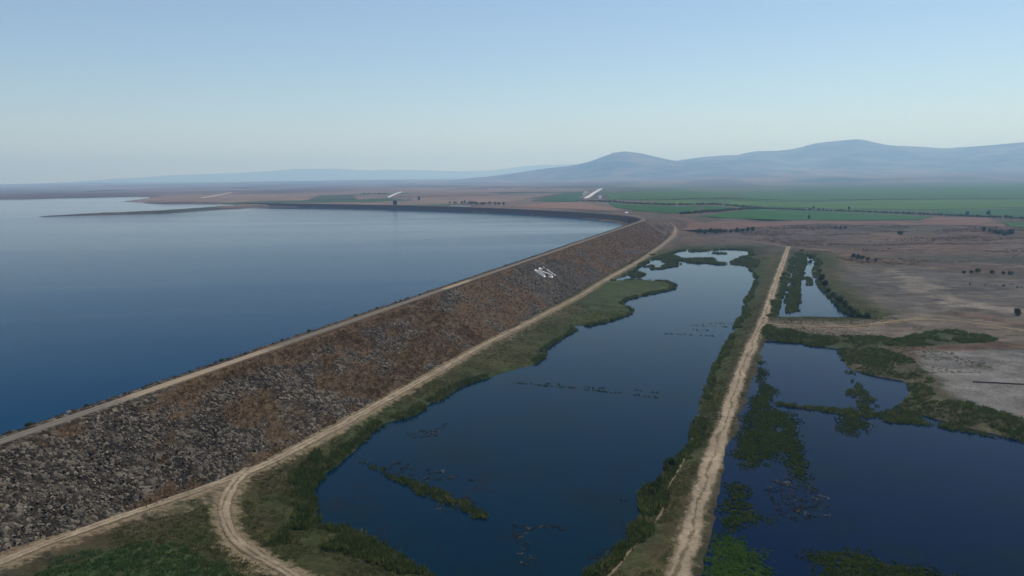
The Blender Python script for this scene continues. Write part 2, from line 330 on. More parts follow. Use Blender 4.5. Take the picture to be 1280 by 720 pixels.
# ------------------------------------------------------------------ materials
class NT:
    def __init__(self, name, rough=0.95, spec=0.04):
        self.m = bpy.data.materials.new(name); self.m.use_nodes = True
        self.t = self.m.node_tree
        self.b = self.t.nodes['Principled BSDF']
        self.b.inputs['Roughness'].default_value = rough
        self.b.inputs['Specular IOR Level'].default_value = spec
        self.coord = None
    def n(self, typ, **kw):
        o = self.t.nodes.new(typ)
        for k, v in kw.items(): setattr(o, k, v)
        return o
    def l(self, a, b): self.t.links.new(a, b)
    def pos(self):
        if self.coord is None:
            self.coord = self.n('ShaderNodeNewGeometry').outputs['Position']
        return self.coord
    def noise(self, scale, detail=4, rough=0.6, vec=None, dist=0.0):
        o = self.n('ShaderNodeTexNoise'); o.inputs['Scale'].default_value = scale
        o.inputs['Detail'].default_value = detail; o.inputs['Roughness'].default_value = rough
        o.inputs['Distortion'].default_value = dist
        self.l(vec or self.pos(), o.inputs['Vector']); return o.outputs['Fac']
    def math(self, op, a, b=0.0, c=None):
        o = self.n('ShaderNodeMath', operation=op)
        for i, v in enumerate((a, b) if c is None else (a, b, c)):
            if isinstance(v, (int, float)): o.inputs[i].default_value = v
            else: self.l(v, o.inputs[i])
        return o.outputs[0]
    def rng(self, v, a, b, c=0.0, d=1.0):
        o = self.n('ShaderNodeMapRange', clamp=True)
        self.l(v, o.inputs['Value'])
        for k, x in zip(('From Min', 'From Max', 'To Min', 'To Max'), (a, b, c, d)): o.inputs[k].default_value = x
        return o.outputs[0]
    def mix(self, fac, a, b, mode='MIX'):
        o = self.n('ShaderNodeMix', data_type='RGBA', blend_type=mode)
        if isinstance(fac, (int, float)): o.inputs[0].default_value = fac
        else: self.l(fac, o.inputs[0])
        for i, v in ((6, a), (7, b)):
            if isinstance(v, tuple): o.inputs[i].default_value = (*v, 1.0)
            else: self.l(v, o.inputs[i])
        return o.outputs[2]
    def scale(self, colr, fac):
        o = self.n('ShaderNodeVectorMath', operation='SCALE')
        if isinstance(colr, tuple): o.inputs[0].default_value = colr
        else: self.l(colr, o.inputs[0])
        self.l(fac, o.inputs['Scale']); return o.outputs[0]
    def attr(self, name, out='Fac'):
        o = self.n('ShaderNodeAttribute', attribute_name=name); return o.outputs[out]
    def stretch(self, sx, sy, sz, rot=0.0):
        o = self.n('ShaderNodeMapping'); o.inputs['Scale'].default_value = (sx, sy, sz); o.inputs['Rotation'].default_value = (0, 0, rot)
        self.l(self.pos(), o.inputs['Vector']); return o.outputs[0]
    def color(self, c):
        if isinstance(c, tuple): self.b.inputs['Base Color'].default_value = (*c, 1)
        else: self.l(c, self.b.inputs['Base Color'])
    def bump(self, h, dist=0.1, strength=1.0):
        o = self.n('ShaderNodeBump'); o.inputs['Distance'].default_value = dist; o.inputs['Strength'].default_value = strength
        self.l(h, o.inputs['Height']); self.l(o.outputs[0], self.b.inputs['Normal'])

M = {}
def ground_mat():
    t = NT('ground_soil')
    c = t.attr('col', 'Color')
    big = t.noise(0.012, 5); med = t.noise(0.11, 5, 0.65); fine = t.noise(0.9, 5, 0.7)
    v = t.math('ADD', t.math('MULTIPLY', t.rng(big, .25, .75, -.3, .3), 1.0), t.rng(med, .28, .72, -.5, .5))
    v = t.math('ADD', v, t.rng(fine, .25, .75, -.45, .45))
    v = t.math('ADD', v, 1.0)
    c = t.scale(c, v)
    dry = t.attr('dry')
    p1 = t.rng(t.noise(.045, 9, .68, t.stretch(.55, 1.25, 1)), .56, .64)
    c = t.mix(t.math('MULTIPLY', t.math('MULTIPLY', p1, dry), .55), c, (0.1353, 0.1107, 0.0861))
    p2 = t.rng(t.noise(.06, 9, .7, t.stretch(.5, 1.3, 1, .3)), .55, .62)
    c = t.mix(t.math('MULTIPLY', t.math('MULTIPLY', p2, dry), .7), c, (0.040, 0.036, 0.024))
    p3 = t.rng(t.noise(.16, 8, .7), .54, .62)
    c = t.mix(t.math('MULTIPLY', t.math('MULTIPLY', p3, t.attr('veg')), .6), c, (0.0459, 0.0340, 0.0192))
    p4 = t.rng(t.noise(.22, 8, .7, t.stretch(1, 1, 1, .8)), .55, .63)
    c = t.mix(t.math('MULTIPLY', t.math('MULTIPLY', p4, t.attr('veg')), .75), c, (0.022, 0.032, 0.010))
    straw = t.rng(t.noise(0.32, 5, 0.7, dist=1.0), .56, .70)
    straw = t.math('MULTIPLY', straw, t.attr('veg'))
    c = t.mix(t.math('MULTIPLY', straw, .55), c, (0.0703, 0.0592, 0.0266))
    bare = t.math('ADD', t.attr('bare'), t.rng(t.noise(0.55, 6, 0.7), .25, .75, -.55, .55))
    bare = t.rng(bare, .35, .75)
    sand = t.mix(t.noise(1.4, 5, .7), (0.105, 0.080, 0.050), (0.20, 0.158, 0.105))
    c = t.mix(bare, c, sand)
    t.color(c)
    h = t.math('ADD', t.noise(1.1, 5, .7), t.math('MULTIPLY', t.noise(4.0, 3, .6), .4))
    t.bump(h, .35, .8)
    return t.m
def sheet_mat(name, lo, hi, stripe=0.0, rot=0.0):
    t = NT(name)
    a = t.noise(0.006, 5, .6, t.stretch(1, 2.5, 1, rot)); b = t.noise(0.05, 4, .65)
    f = t.math('ADD', t.math('MULTIPLY', a, .6), t.math('MULTIPLY', b, .4))
    c = t.mix(t.rng(f, .35, .65), lo, hi)
    if stripe:
        s = t.noise(0.03, 2, .5, t.stretch(.08, 1, 1, rot))
        c = t.scale(c, t.rng(s, .3, .7, 1 - stripe, 1 + stripe))
    t.color(c); t.bump(t.noise(.5, 4, .6), .3, .6)
    return t.m
def track_mat(name, lo, hi, verge, rut=True):
    t = NT(name)
    ac0 = t.attr('across')
    ac = t.math('ADD', ac0, t.rng(t.noise(.06, 4, .6), .25, .75, -.4, .4))
    mott = t.noise(.45, 6, .7); f = t.noise(2.5, 4, .7)
    c = t.mix(t.rng(t.math('ADD', t.math('MULTIPLY', mott, .6), t.math('MULTIPLY', f, .4)), .32, .66), lo, hi)
    c = t.scale(c, t.rng(t.noise(.07, 5, .65), .3, .7, .68, 1.12))
    if rut:
        # two wheel lines worn paler, thin growth between and beside them
        d = t.math('ABSOLUTE', t.math('SUBTRACT', t.math('ABSOLUTE', ac), .42))
        g = t.math('ADD', t.rng(d, .12, .4), t.rng(t.noise(.3, 6, .75), .3, .7, -.95, .45))
        c = t.mix(t.math('MULTIPLY', t.rng(g, .25, .8), .75), c, verge)
    edge = t.math('ADD', t.math('ABSOLUTE', ac0), t.rng(t.math('ADD', t.math('MULTIPLY', t.noise(.28, 6, .7), .6), t.math('MULTIPLY', f, .4)), .3, .7, -.55, .4))
    t.color(c); t.bump(t.math('ADD', mott, f), .15, .8)
    worn = t.rng(edge, .45, .85)                 # the worn surface gives way to the ground at its ragged sides
    tr = t.n('ShaderNodeBsdfTransparent'); mx = t.n('ShaderNodeMixShader')
    t.l(worn, mx.inputs[0]); t.l(t.b.outputs[0], mx.inputs[1]); t.l(tr.outputs[0], mx.inputs[2])
    t.l(mx.outputs[0], t.t.nodes['Material Output'].inputs['Surface'])
    return t.m
def leaf_mat(name, a, b, c3=None, trans=True):
    t = NT(name, 0.8, 0.06)
    r = t.n('ShaderNodeObjectInfo').outputs['Random']
    n = t.noise(.12, 4, .6)
    f = t.math('ADD', t.math('MULTIPLY', r, .6), t.math('MULTIPLY', t.rng(n, .3, .7), .4))
    c = t.mix(f, a, b)
    if c3: c = t.mix(t.math('MULTIPLY', t.rng(r, .82, .95), .8), c, c3)
    t.color(c)
    tr = t.n('ShaderNodeBsdfTranslucent'); t.l(t.scale(c, t.math('ADD', 1.1, 0.0)), tr.inputs['Color'])
    mx = t.n('ShaderNodeMixShader'); mx.inputs[0].default_value = .45
    t.l(t.b.outputs[0], mx.inputs[1]); t.l(tr.outputs[0], mx.inputs[2])
    t.l(mx.outputs[0], t.t.nodes['Material Output'].inputs['Surface'])
    return t.m
def rock_mat():
    t = NT('riprap_rock', .9, .1)
    r = t.n('ShaderNodeObjectInfo').outputs['Random']
    c = t.mix(t.math('POWER', r, 2.3), (0.026, 0.022, 0.018), (0.188, 0.162, 0.130))
    c = t.scale(c, t.rng(t.noise(3.0, 4, .65), .25, .75, .65, 1.35))
    t.color(c); t.bump(t.noise(6, 4, .6), .05, .7)
    return t.m
def dam_mat():
    t = NT('dam_fill')
    p = t.math('ADD', t.attr('patch'), t.rng(t.noise(.3, 6, .7), .25, .75, -.5, .5))
    vor = t.n('ShaderNodeTexVoronoi'); vor.inputs['Scale'].default_value = 1.3
    t.l(t.pos(), vor.inputs['Vector'])
    vc = t.n('ShaderNodeSeparateColor'); t.l(vor.outputs['Color'], vc.inputs[0])
    rock = t.mix(t.math('POWER', vc.outputs[0], 2.2), (0.018, 0.015, 0.012), (0.13, 0.11, 0.086))
    rock = t.scale(rock, t.rng(t.noise(.06, 4, .6), .3, .7, .75, 1.25))
    dry = t.mix(t.noise(1.2, 5, .7), (0.052, 0.035, 0.022), (0.105, 0.070, 0.042))
    c = t.mix(t.rng(p, .3, .7), rock, dry)
    c = t.mix(t.attr('wet'), c, (0.016, 0.017, 0.019))
    t.color(c)
    t.bump(t.math('SUBTRACT', 1.0, vor.outputs['Distance']), .45, .9)
    return t.m
def water_mat(name, deep, murk, ripple=1.0, streak=False, ior=1.25):
    t = NT(name, 0.06, 0.5)
    t.b.inputs['IOR'].default_value = ior
    n = t.noise(.018, 4, .6)
    wc = t.mix(t.rng(n, .35, .7), deep, murk)
    if not streak:                              # weed beds and silt showing through the shallow water
        wc = t.mix(t.math('MULTIPLY', t.rng(t.noise(.035, 7, .65), .52, .68), .8), wc, (0.0022, 0.0090, 0.0120))
        wc = t.mix(t.math('MULTIPLY', t.rng(t.noise(.09, 8, .7, t.stretch(1, .6, 1, .4)), .58, .66), .8), wc, (0.006, 0.007, 0.011))
    t.color(wc)
    h = t.noise(3.2, 2, .5, t.stretch(1, 1.5, 1, .5))
    bm_ = t.n('ShaderNodeBump'); bm_.inputs['Distance'].default_value = .085 * ripple
    t.l(h, bm_.inputs['Height']); t.l(bm_.outputs[0], t.b.inputs['Normal'])
    if streak:                                  # wind lanes: calmer water mirrors the low sky
        s = t.noise(.0028, 6, .6, t.stretch(.3, 2.0, 1, .25), 1.0)
        t.l(t.rng(s, .38, .58, .1, 1.0), bm_.inputs['Strength'])
    else:
        s = t.noise(.012, 4, .6)
        t.l(t.rng(s, .3, .7, .6, 1.0), bm_.inputs['Strength'])
    return t.m
def plain_mat(name, colr, rough=.85, var=.15, scale=.6):
    t = NT(name, rough, .3)
    t.color(t.scale(colr, t.rng(t.noise(scale, 5, .65), .25, .75, 1 - var, 1 + var)))
    return t.m

M['ground'] = ground_mat()
M['dam'] = dam_mat()
M['rock'] = rock_mat()
M['track'] = track_mat('dirt_track_soil', (0.130, 0.100, 0.070), (0.300, 0.240, 0.172), (0.062, 0.054, 0.028))
M['faint'] = track_mat('faint_track_soil', (0.13, 0.10, 0.07), (0.2, 0.155, 0.105), (0.09, 0.07, 0.042))
M['water_r'] = water_mat('reservoir_water', (0.0005, 0.024, 0.064), (0.001, 0.026, 0.066), .42, True, 1.06)
M['water_p'] = water_mat('pond_water', (0.0003, 0.010, 0.025), (0.0008, 0.011, 0.020), .13, False, 1.10)
M['water_e'] = water_mat('weedy_pond_water', (0.0003, 0.0055, 0.024), (0.0006, 0.007, 0.021), .13, False, 1.10)
M['reed'] = leaf_mat('reed_leaf', (0.0291, 0.0520, 0.0104), (0.0915, 0.1123, 0.0270), (0.1768, 0.1508, 0.0624))
M['mat'] = leaf_mat('water_weed_leaf', (0.0180, 0.0413, 0.0067), (0.0600, 0.0863, 0.0180), (0.0900, 0.0900, 0.0338))
M['bush'] = leaf_mat('bush_leaf', (0.028, 0.048, 0.015), (0.066, 0.088, 0.028))
M['brush'] = leaf_mat('dry_brush', (0.068, 0.041, 0.022), (0.150, 0.095, 0.050), (0.18, 0.135, 0.07))
M['grass'] = leaf_mat('meadow_grass', (0.034, 0.044, 0.011), (0.115, 0.110, 0.036), (0.21, 0.175, 0.075))
M['crop'] = leaf_mat('weed_corner_leaf', (0.030, 0.070, 0.020), (0.080, 0.130, 0.036))
M['bark'] = plain_mat('bark', (0.06, 0.045, 0.032), .95, .3, 3)
M['white'] = plain_mat('white_paint', (0.68, 0.655, 0.63), .8, .1)
M['concrete'] = plain_mat('pale_concrete', (0.38, 0.37, 0.35), .85, .12, .2)
M['roadpale'] = plain_mat('pale_gravel', (0.33, 0.27, 0.21), .9, .15, .2)
M['darkwall'] = plain_mat('dark_concrete', (0.045, 0.055, 0.058), .8, .2)
M['roof'] = plain_mat('clay_roof', (0.22, 0.10, 0.07), .9, .2)
M['glass'] = plain_mat('window_glass', (0.02, 0.025, 0.03), .2, .1)
M['debris'] = leaf_mat('floating_debris', (0.018, 0.020, 0.013), (0.06, 0.05, 0.032), (0.22, 0.19, 0.14))
M['pipe'] = plain_mat('dark_pipe', (0.025, 0.024, 0.024), .7, .2)

# ------------------------------------------------------------------ terrain
dam_path = [tuple(U * s + N * T0) for s in (-160, 0, 200, 400, 600, 800, 850)] + \
           [(155, 905), (152, 985), (108, 1093), (17, 1238), (-93, 1372), (-225, 1499), (-371, 1604), (-585, 1762)]
reservoir = [tuple(U * s + N * (T0 - HALF - SLOPE_U * (CREST - WATER_R))) for s in (880, 600, 300, 0, -160)] + \
            [(-700, -700), (-3500, -900), (-6000, 1500)] + PLAN['reservoir_shore'][::-1] + [(128, 960)]
upland = [tuple(U * s + N * T0) for s in (-400, 0, 400, 840)] + \
         [(190, 925), (240, 1040), (340, 1300), (450, 1800), (520, 3000), (560, 7000), (-9000, 9000), (-9000, -3000), (-1200, -3000)]
TOE_S = [-200, 90, 101, 114, 130, 149, 182, 240, 300, 335, 390, 460, 560, 670, 780, 880, 1000]
TOE_Z = [11.0, 8.7, 7.6, 6.3, 5.0, 3.9, 3.6, 3.5, 3.2, 2.6, 2.2, 1.9, 1.7, 1.5, 1.6, 3.6, 6.0]

def axis_coords():
    core = np.arange(-250.0, 331.0, 1.0)
    out = [330.0]; st = 1.0
    while out[-1] < 32000:
        st *= 1.032; out.append(out[-1] + st)
    out = np.array(out[1:])
    xs = np.r_[-(out[::-1] - 330 + 250), core, out]
    ys = list(np.arange(90.0, 330.0, 1.0)); y = 330.0
    while y < 32000:
        ys.append(y); y += min(500.0, max(1.0, y * y / 75000.0))
    back = [90.0]; st = 1.2
    while back[-1] > -3000:
        back.append(back[-1] - st); st *= 1.22
    return xs, np.r_[np.array(back[1:])[::-1], np.array(ys)]

xs, ys = axis_coords()
GX, GY = np.meshgrid(xs, ys)
S = GX * U[0] + GY * U[1]
T = GX * N[0] + GY * N[1] - T0
wob = fbm(GX, GY, 14, 3, 3)
def edge_noise(d):           # shorelines wander a little
    return d + wob * 1.6
sd_c = edge_noise(sdf(PLAN['central_pond'], GX, GY))
sd_w = edge_noise(sdf(PLAN['wedge_pond'], GX, GY))
sd_e = edge_noise(sdf(PLAN['east_pond'], GX, GY))
sd_pond = np.minimum(np.minimum(sd_c, sd_w), sd_e)
sd_r = sdf(reservoir, GX, GY, 400.0)
sd_r = sd_r + fbm(GX, GY, 60, 3, 5) * np.where(T < -60, 3.0, 0.0)
sd_u = sdf(upland, GX, GY, 700.0)

width = 26 + np.clip((GY - 900) * .35, 0, 330)
w_up = 1 - sstep(-.15, .85, sd_u / width)
toe = np.interp(S, TOE_S, TOE_Z)
near_dam = 1 - sstep(60, 170, T)
rolling = fbm(GX, GY, 180, 4, 11)
low = 2.3 + rolling * 1.1 * sstep(330, 520, GY) + fbm(GX, GY, 30, 3, 12) * .35
humm = sdf(PLAN['dark_hummocks'], GX, GY)
low = low + np.clip(fbm(GX, GY, 45, 4, 14), 0, 1) * 5.0 * sstep(30, -20, humm)
low = low + sstep(600, 900, GY) * sstep(420, 640, GX) * (1 - sstep(1050, 1250, GY)) * (2 + 3 * fbm(GX, GY, 120, 3, 15))
flat = sstep(1050, 1350, GY)
low = low * (1 - flat) + 1.5 * flat
t_toe = HALF + SLOPE_D * (CREST - toe)                       # where the rock face meets the ground
d_toe = np.maximum(T - t_toe, 0)
slope_share = np.clip(sd_pond, 0, 200) / (np.clip(sd_pond, 0, 200) + d_toe + .01)
meadow_z = np.where(T < t_toe, toe, toe * slope_share ** .85)
near_dam = (1 - sstep(80, 150, T)) * (1 - sstep(700, 800, S) * sstep(30, 60, T))
bank = 11.0
shore = sstep(0, 1, np.clip(sd_pond / bank, 0, 1)) * .55 + np.clip(sd_pond / bank, 0, 1) * .45
z_low = np.where(sd_pond < 0, np.maximum(sd_pond * .35, -1.3), .22 * np.clip(sd_pond, 0, 1) + np.maximum(low - .22, 0.1) * shore)
up_t = 17.2 - 9 * sstep(2600, 6000, GY) + fbm(GX, GY, 260, 3, 21) * 1.2
z_up = np.where(sd_r < 0, np.maximum(WATER_R + sd_r * .25, 6.0), WATER_R + (up_t - WATER_R) * sstep(-10, 55, sd_r) + .15 * np.clip(sd_r, 0, 1))
z_up = np.where((T < 5) & (S < 870) & (sd_r > 0) & (sd_r < 40), np.minimum(z_up, 12), z_up)
z_low = np.where(sd_pond < 0, z_low, z_low * (1 - near_dam) + np.maximum(meadow_z, .2 * np.clip(sd_pond, 0, 1)) * near_dam)
Z = z_low * (1 - w_up) + z_up * w_up
rise = sstep(4200, 9500, GY) * sstep(-600, 3800, GX) * (95 + 45 * fbm(GX, GY, 1500, 4, 31))
rise = rise + sstep(6000, 14000, GY) * (20 + 35 * fbm(GX, GY, 2500, 3, 33))
Z = Z + np.clip(rise, 0, 400)
Z = Z + fbm(GX, GY, 5, 3, 41) * .10 * (GY < 420) * (sd_pond > .5)

def ground_z(x, y):
    x = np.asarray(x, float); y = np.asarray(y, float)
    i = np.clip(np.searchsorted(xs, x) - 1, 0, len(xs) - 2); j = np.clip(np.searchsorted(ys, y) - 1, 0, len(ys) - 2)
    fx = np.clip((x - xs[i]) / (xs[i + 1] - xs[i]), 0, 1); fy = np.clip((y - ys[j]) / (ys[j + 1] - ys[j]), 0, 1)
    return (Z[j, i] * (1 - fx) + Z[j, i + 1] * fx) * (1 - fy) + (Z[j + 1, i] * (1 - fx) + Z[j + 1, i + 1] * fx) * fy

# soil and plant colours
def paint(c, w, rgb):
    w = np.clip(w, 0, 1)[..., None]
    return c * (1 - w) + np.array(rgb) * w
big = fbm(GX, GY, 120, 5, 51); mid = fbm(GX, GY, 22, 4, 52)
c = np.broadcast_to(np.array((0.0705, 0.0508, 0.0385)), GX.shape + (3,)).copy()        # dry plain
c = paint(c, sstep(.05, .5, big + .35 * mid), (0.0918, 0.0574, 0.0385))
streaks = fbm(GX * .45, GY * 1.2, 55, 5, 53)
c = paint(c, sstep(.0, .5, streaks), (0.048, 0.045, 0.034))
c = paint(c, sstep(.35, .8, fbm(GX * .5, GY * 1.3, 38, 5, 58)) * .8, (0.1230, 0.1000, 0.0787))
c = paint(c, sstep(.3, .7, fbm(GX * .6, GY, 90, 5, 59)) * .7, (0.036, 0.040, 0.024))
# the far country is a patchwork of narrow fields
far = sstep(1150, 1500, GY + GX * .1)
ang = .35
for q, (sx, sy) in enumerate(((420, 260), (900, 380))):
    rx = (GX * math.cos(ang + q) + GY * math.sin(ang + q)) / sx; ry = (-GX * math.sin(ang + q) + GY * math.cos(ang + q)) / sy
    h = hash2(np.floor(rx), np.floor(ry), 61 + q); h2 = hash2(np.floor(rx), np.floor(ry), 71 + q)
    brown = np.stack([.050 + .105 * h2, .040 + .072 * h2, .034 + .052 * h2], -1)
    green = np.stack([.018 + .03 * h2, .034 + .045 * h2, .016 + .018 * h2], -1)
    pc = np.where((h < (.24 if q == 0 else .34) * (1 - .45 * (w_up > .4) * (GY < 4500)))[..., None], green, brown)
    w = far * (h > (.0 if q == 0 else .45))
    c = c * (1 - w[..., None]) + pc * w[..., None]
rightfar = far * sstep(-200, 800, GX - (GY - 1200) * .05) * (1 - sstep(4300, 4800, GY - GX * .15))
c = paint(c, rightfar * .75, (0.040, 0.066, 0.028))
c = paint(c, sstep(20, -20, sdf(PLAN['grey_plain'], GX, GY) + mid * 18) * .85, (0.062, 0.057, 0.051))
c = paint(c, sstep(20, -20, sdf(PLAN['grey_plain'], GX, GY)) * sstep(.0, .5, fbm(GX * .5, GY * 1.4, 30, 5, 60)) * .45, (0.0999, 0.0873, 0.0725))
c = paint(c, sstep(20, -20, sdf(PLAN['grey_plain'], GX, GY)) * sstep(.1, .6, fbm(GX * .5, GY * 1.2, 45, 5, 64)) * .7, (0.060, 0.056, 0.040))
c = paint(c, sstep(3, -3, sdf(PLAN['pale_path'], GX, GY) + mid * 10) * .6, (0.150, 0.130, 0.105))
c = paint(c, sstep(10, -25, humm + mid * 20) * .7, (0.055, 0.046, 0.040))
# meadow between the dam and the water, the dike and the pond margins
toe_green = (1 - sstep(90, 130, T)) * sstep(20, 40, T) * (1 - sstep(640, 720, S))
meadow = np.maximum(toe_green, sstep(26, 8, sd_pond + mid * 8))
meadow = meadow * (1 - w_up)
c = paint(c, meadow * .95, (0.0340, 0.0348, 0.0141))
c = paint(c, meadow * sstep(.0, .5, mid + .5 * big) * .8, (0.0266, 0.0348, 0.0118))
c = paint(c, meadow * sstep(.15, .6, fbm(GX, GY, 35, 4, 54)) * .6, (0.0592, 0.0459, 0.0252))
c = paint(c, sstep(7, 1, sd_pond + mid * 3) * .8 * (1 - w_up), (0.030, 0.042, 0.016))
c = paint(c, sstep(2, -6, sdf(PLAN['spit_green'], GX, GY) + mid * 6) * .75, (0.0296, 0.0459, 0.0148))
c = paint(c, sstep(1.5, -1.5, sdf(PLAN['pale_bank'], GX, GY) + mid * 2.5) * .9, (0.100, 0.083, 0.066))
c = paint(c, sstep(1.5, -1.5, sdf(PLAN['pale_bank'], GX, GY) + mid * 2.5) * sstep(.1, .6, fbm(GX * .5, GY * 1.5, 18, 5, 65)) * .6, (0.060, 0.053, 0.040))
mud = sstep(2.5, -2.5, sdf(PLAN['mud_flat'], GX, GY) + mid * 4 + wob * 2)
c = paint(c, mud * .95, (0.118, 0.112, 0.104))
c = paint(c, mud * sstep(.2, .7, fbm(GX, GY, 16, 4, 57)) * .5, (0.1008, 0.0813, 0.0683))
c = paint(c, sstep(1.5, -1.5, sdf(PLAN['mat_g'], GX, GY) + mid * 2), (0.022, 0.034, 0.012))
c = paint(c, sstep(14, 2, sdf(PLAN['mat_g'], GX, GY) + mid * 5) * (1 - mud) * .6, (0.075, 0.060, 0.040))
c = paint(c, sstep(1.5, -1.5, sdf(PLAN['mat_i'], GX, GY) + mid * 2), (0.030, 0.042, 0.018))
c = paint(c, sstep(2, -3, sdf(PLAN['weed_corner'], GX, GY) + mid * 4), (0.028, 0.048, 0.018))
dk = np.array(PLAN['dike_track'])[::-1]
east = GX - np.interp(GY, dk[:, 1], dk[:, 0])
c = paint(c, sstep(2.2, 3.2, east + mid * .5) * (1 - sstep(5.5, 7.5, east + mid)) * (GY > dk[0, 1]) * (GY < 330) * .85, (0.042, 0.033, 0.023))
# shore strips of the reservoir
c = paint(c, sstep(40, 5, sd_r) * sstep(-30, 0, sd_r) * w_up * .8, (0.055, 0.042, 0.032))
c = paint(c, (sd_pond < -.3) * (1 - w_up), (0.03, 0.03, 0.02))
# bare soil beside the tracks
bare = np.zeros(GX.shape)
for nm, wd in (('toe_track', 3.6), ('branch_track', 3.8), ('dike_track', 2.8), ('bank_track', 4.0), ('cross_track', 3)):
    bare = np.maximum(bare, 1.0 - linedist(PLAN[nm], GX, GY) / wd * .75)
bare = np.maximum(bare, sstep(2, -3, sdf(PLAN['junction_bare'], GX, GY)) * .75)
bare = np.maximum(bare, sstep(3, -4, sdf(PLAN['toe_bare'], GX, GY)) * .45)
bare = np.clip(bare, 0, 1) * (sd_pond > .5)

me = np_mesh('ground', np.stack([GX.ravel(), GY.ravel(), Z.ravel()], 1), grid_faces(len(ys), len(xs)), M['ground'], True)
cattr(me, 'col', c.reshape(-1, 3)); fattr(me, 'bare', bare); fattr(me, 'veg', np.clip(meadow, 0, 1)); fattr(me, 'dry', np.clip(1 - meadow * 1.2 - mud * .75, 0, 1) * (1 - far * .7))
tag(obj('ground', me), 'broad dry plain with meadow, bare soil and patchwork of far fields', 'ground', kind='structure')

# ------------------------------------------------------------------ water sheets
def flat_sheet(name, pts, z, mat):
    from mathutils.geometry import tessellate_polygon
    v = [Vector((x, y, 0)) for x, y in pts]
    f = tessellate_polygon([v])
    me = np_mesh(name, [(x, y, z) for x, y in pts], np.array(f), mat)
    bm = bmesh.new(); bm.from_mesh(me)
    bmesh.ops.recalc_face_normals(bm, faces=bm.faces)
    if sum(f.normal.z for f in bm.faces) < 0:
        bmesh.ops.reverse_faces(bm, faces=bm.faces)
    bm.to_mesh(me); bm.free()
    return obj(name, me)
def grow(pts, d):
    P = np.array(pts); A = np.roll(P, 1, 0); B = np.roll(P, -1, 0)
    area = np.sum(P[:, 0] * B[:, 1] - B[:, 0] * P[:, 1])
    t = B - A; t /= np.linalg.norm(t, axis=1)[:, None] + 1e-9
    n = np.stack([t[:, 1], -t[:, 0]], 1) * (1 if area > 0 else -1)
    return [tuple(p) for p in P + n * d]
tag(flat_sheet('reservoir_water', [tuple(U * s + N * (T0 - 14)) for s in (-160, 0, 400, 850)] +
               [(135, 960), (110, 1060), (30, 1215), (-90, 1355), (-230, 1492), (-390, 1602), (-610, 1770), (-800, 2150), (-1100, 3030), (-1800, 2900), (-4800, 2900), (-6500, 1500), (-3500, -1000), (-700, -800)],
               WATER_R, M['water_r']), 'wide blue reservoir held behind the stone-faced dam', 'reservoir', kind='structure')
tag(flat_sheet('pond_water', grow(PLAN['central_pond'], 4.0), 0.0, M['water_p']), 'long dark pond between the dam meadow and the dike track', 'pond', kind='structure')
tag(flat_sheet('pond_water', grow(PLAN['wedge_pond'], 3.5), 0.0, M['water_e']), 'wedge-shaped pond with a green island strip beside the dike', 'pond', kind='structure')
tag(flat_sheet('pond_water', grow(PLAN['east_pond'], 3.0), 0.0, M['water_e']), 'dark weedy pond beyond the dike track beside the pale mud flat', 'pond', kind='structure')

# ------------------------------------------------------------------ dam
dam = tag(empty('embankment_dam', (float(U[0] * 300 + N[0] * T0), float(U[1] * 300 + N[1] * T0), 0)),
          'long rock-faced embankment dam with a gravel road on its crest', 'dam')
bpy.context.view_layer.update()
path = resample(dam_path, 2.0, 3)
tan = np.gradient(path, axis=0); tan /= np.linalg.norm(tan, axis=1)[:, None]
nrm = np.stack([tan[:, 1], -tan[:, 0]], 1)
prof = [(-HALF - SLOPE_U * k, CREST - k) for k in np.linspace(12, .8, 9)] + [(-HALF - .6, CREST - .15), (-HALF, CREST), (0, CREST + .08), (HALF, CREST), (HALF + .8, CREST - .25)] + \
       [(HALF + SLOPE_D * k, CREST - k) for k in np.linspace(.9, 21, 30)]
pt = np.array([p[0] for p in prof]); pz = np.array([p[1] for p in prof])
DX = path[:, 0:1] + nrm[:, 0:1] * pt; DY = path[:, 1:2] + nrm[:, 1:2] * pt
DZ = np.broadcast_to(pz, DX.shape) + fbm(DX, DY, 6, 3, 81) * .22 * (np.abs(pt) > HALF + .5)
def patch_mask(x, y):
    s = x * U[0] + y * U[1]; t = x * N[0] + y * N[1]
    m = fbm(s * .6, t * 1.2, 8, 5, 83) * .85 + fbm(s * .4, t, 30, 4, 84) * .75
    m = m + .12 + .3 * np.clip(1 - np.abs(t - T0 - 6) / 4, 0, 1) + np.clip((s - 380) / 900, 0, .3)
    m = np.where(t < T0 - HALF, -1.0, m)
    return sstep(-.1, .75, m)
base = np.array([dam.location.x, dam.location.y, 0])
me = np_mesh('embankment', np.stack([DX.ravel(), DY.ravel(), DZ.ravel()], 1) - base, grid_faces(len(path), len(prof)), M['dam'], True)
fattr(me, 'patch', patch_mask(DX, DY).ravel())
fattr(me, 'wet', np.broadcast_to(pt < -HALF - 1.5, DX.shape).ravel() * .85)
obj('embankment', me, dam)

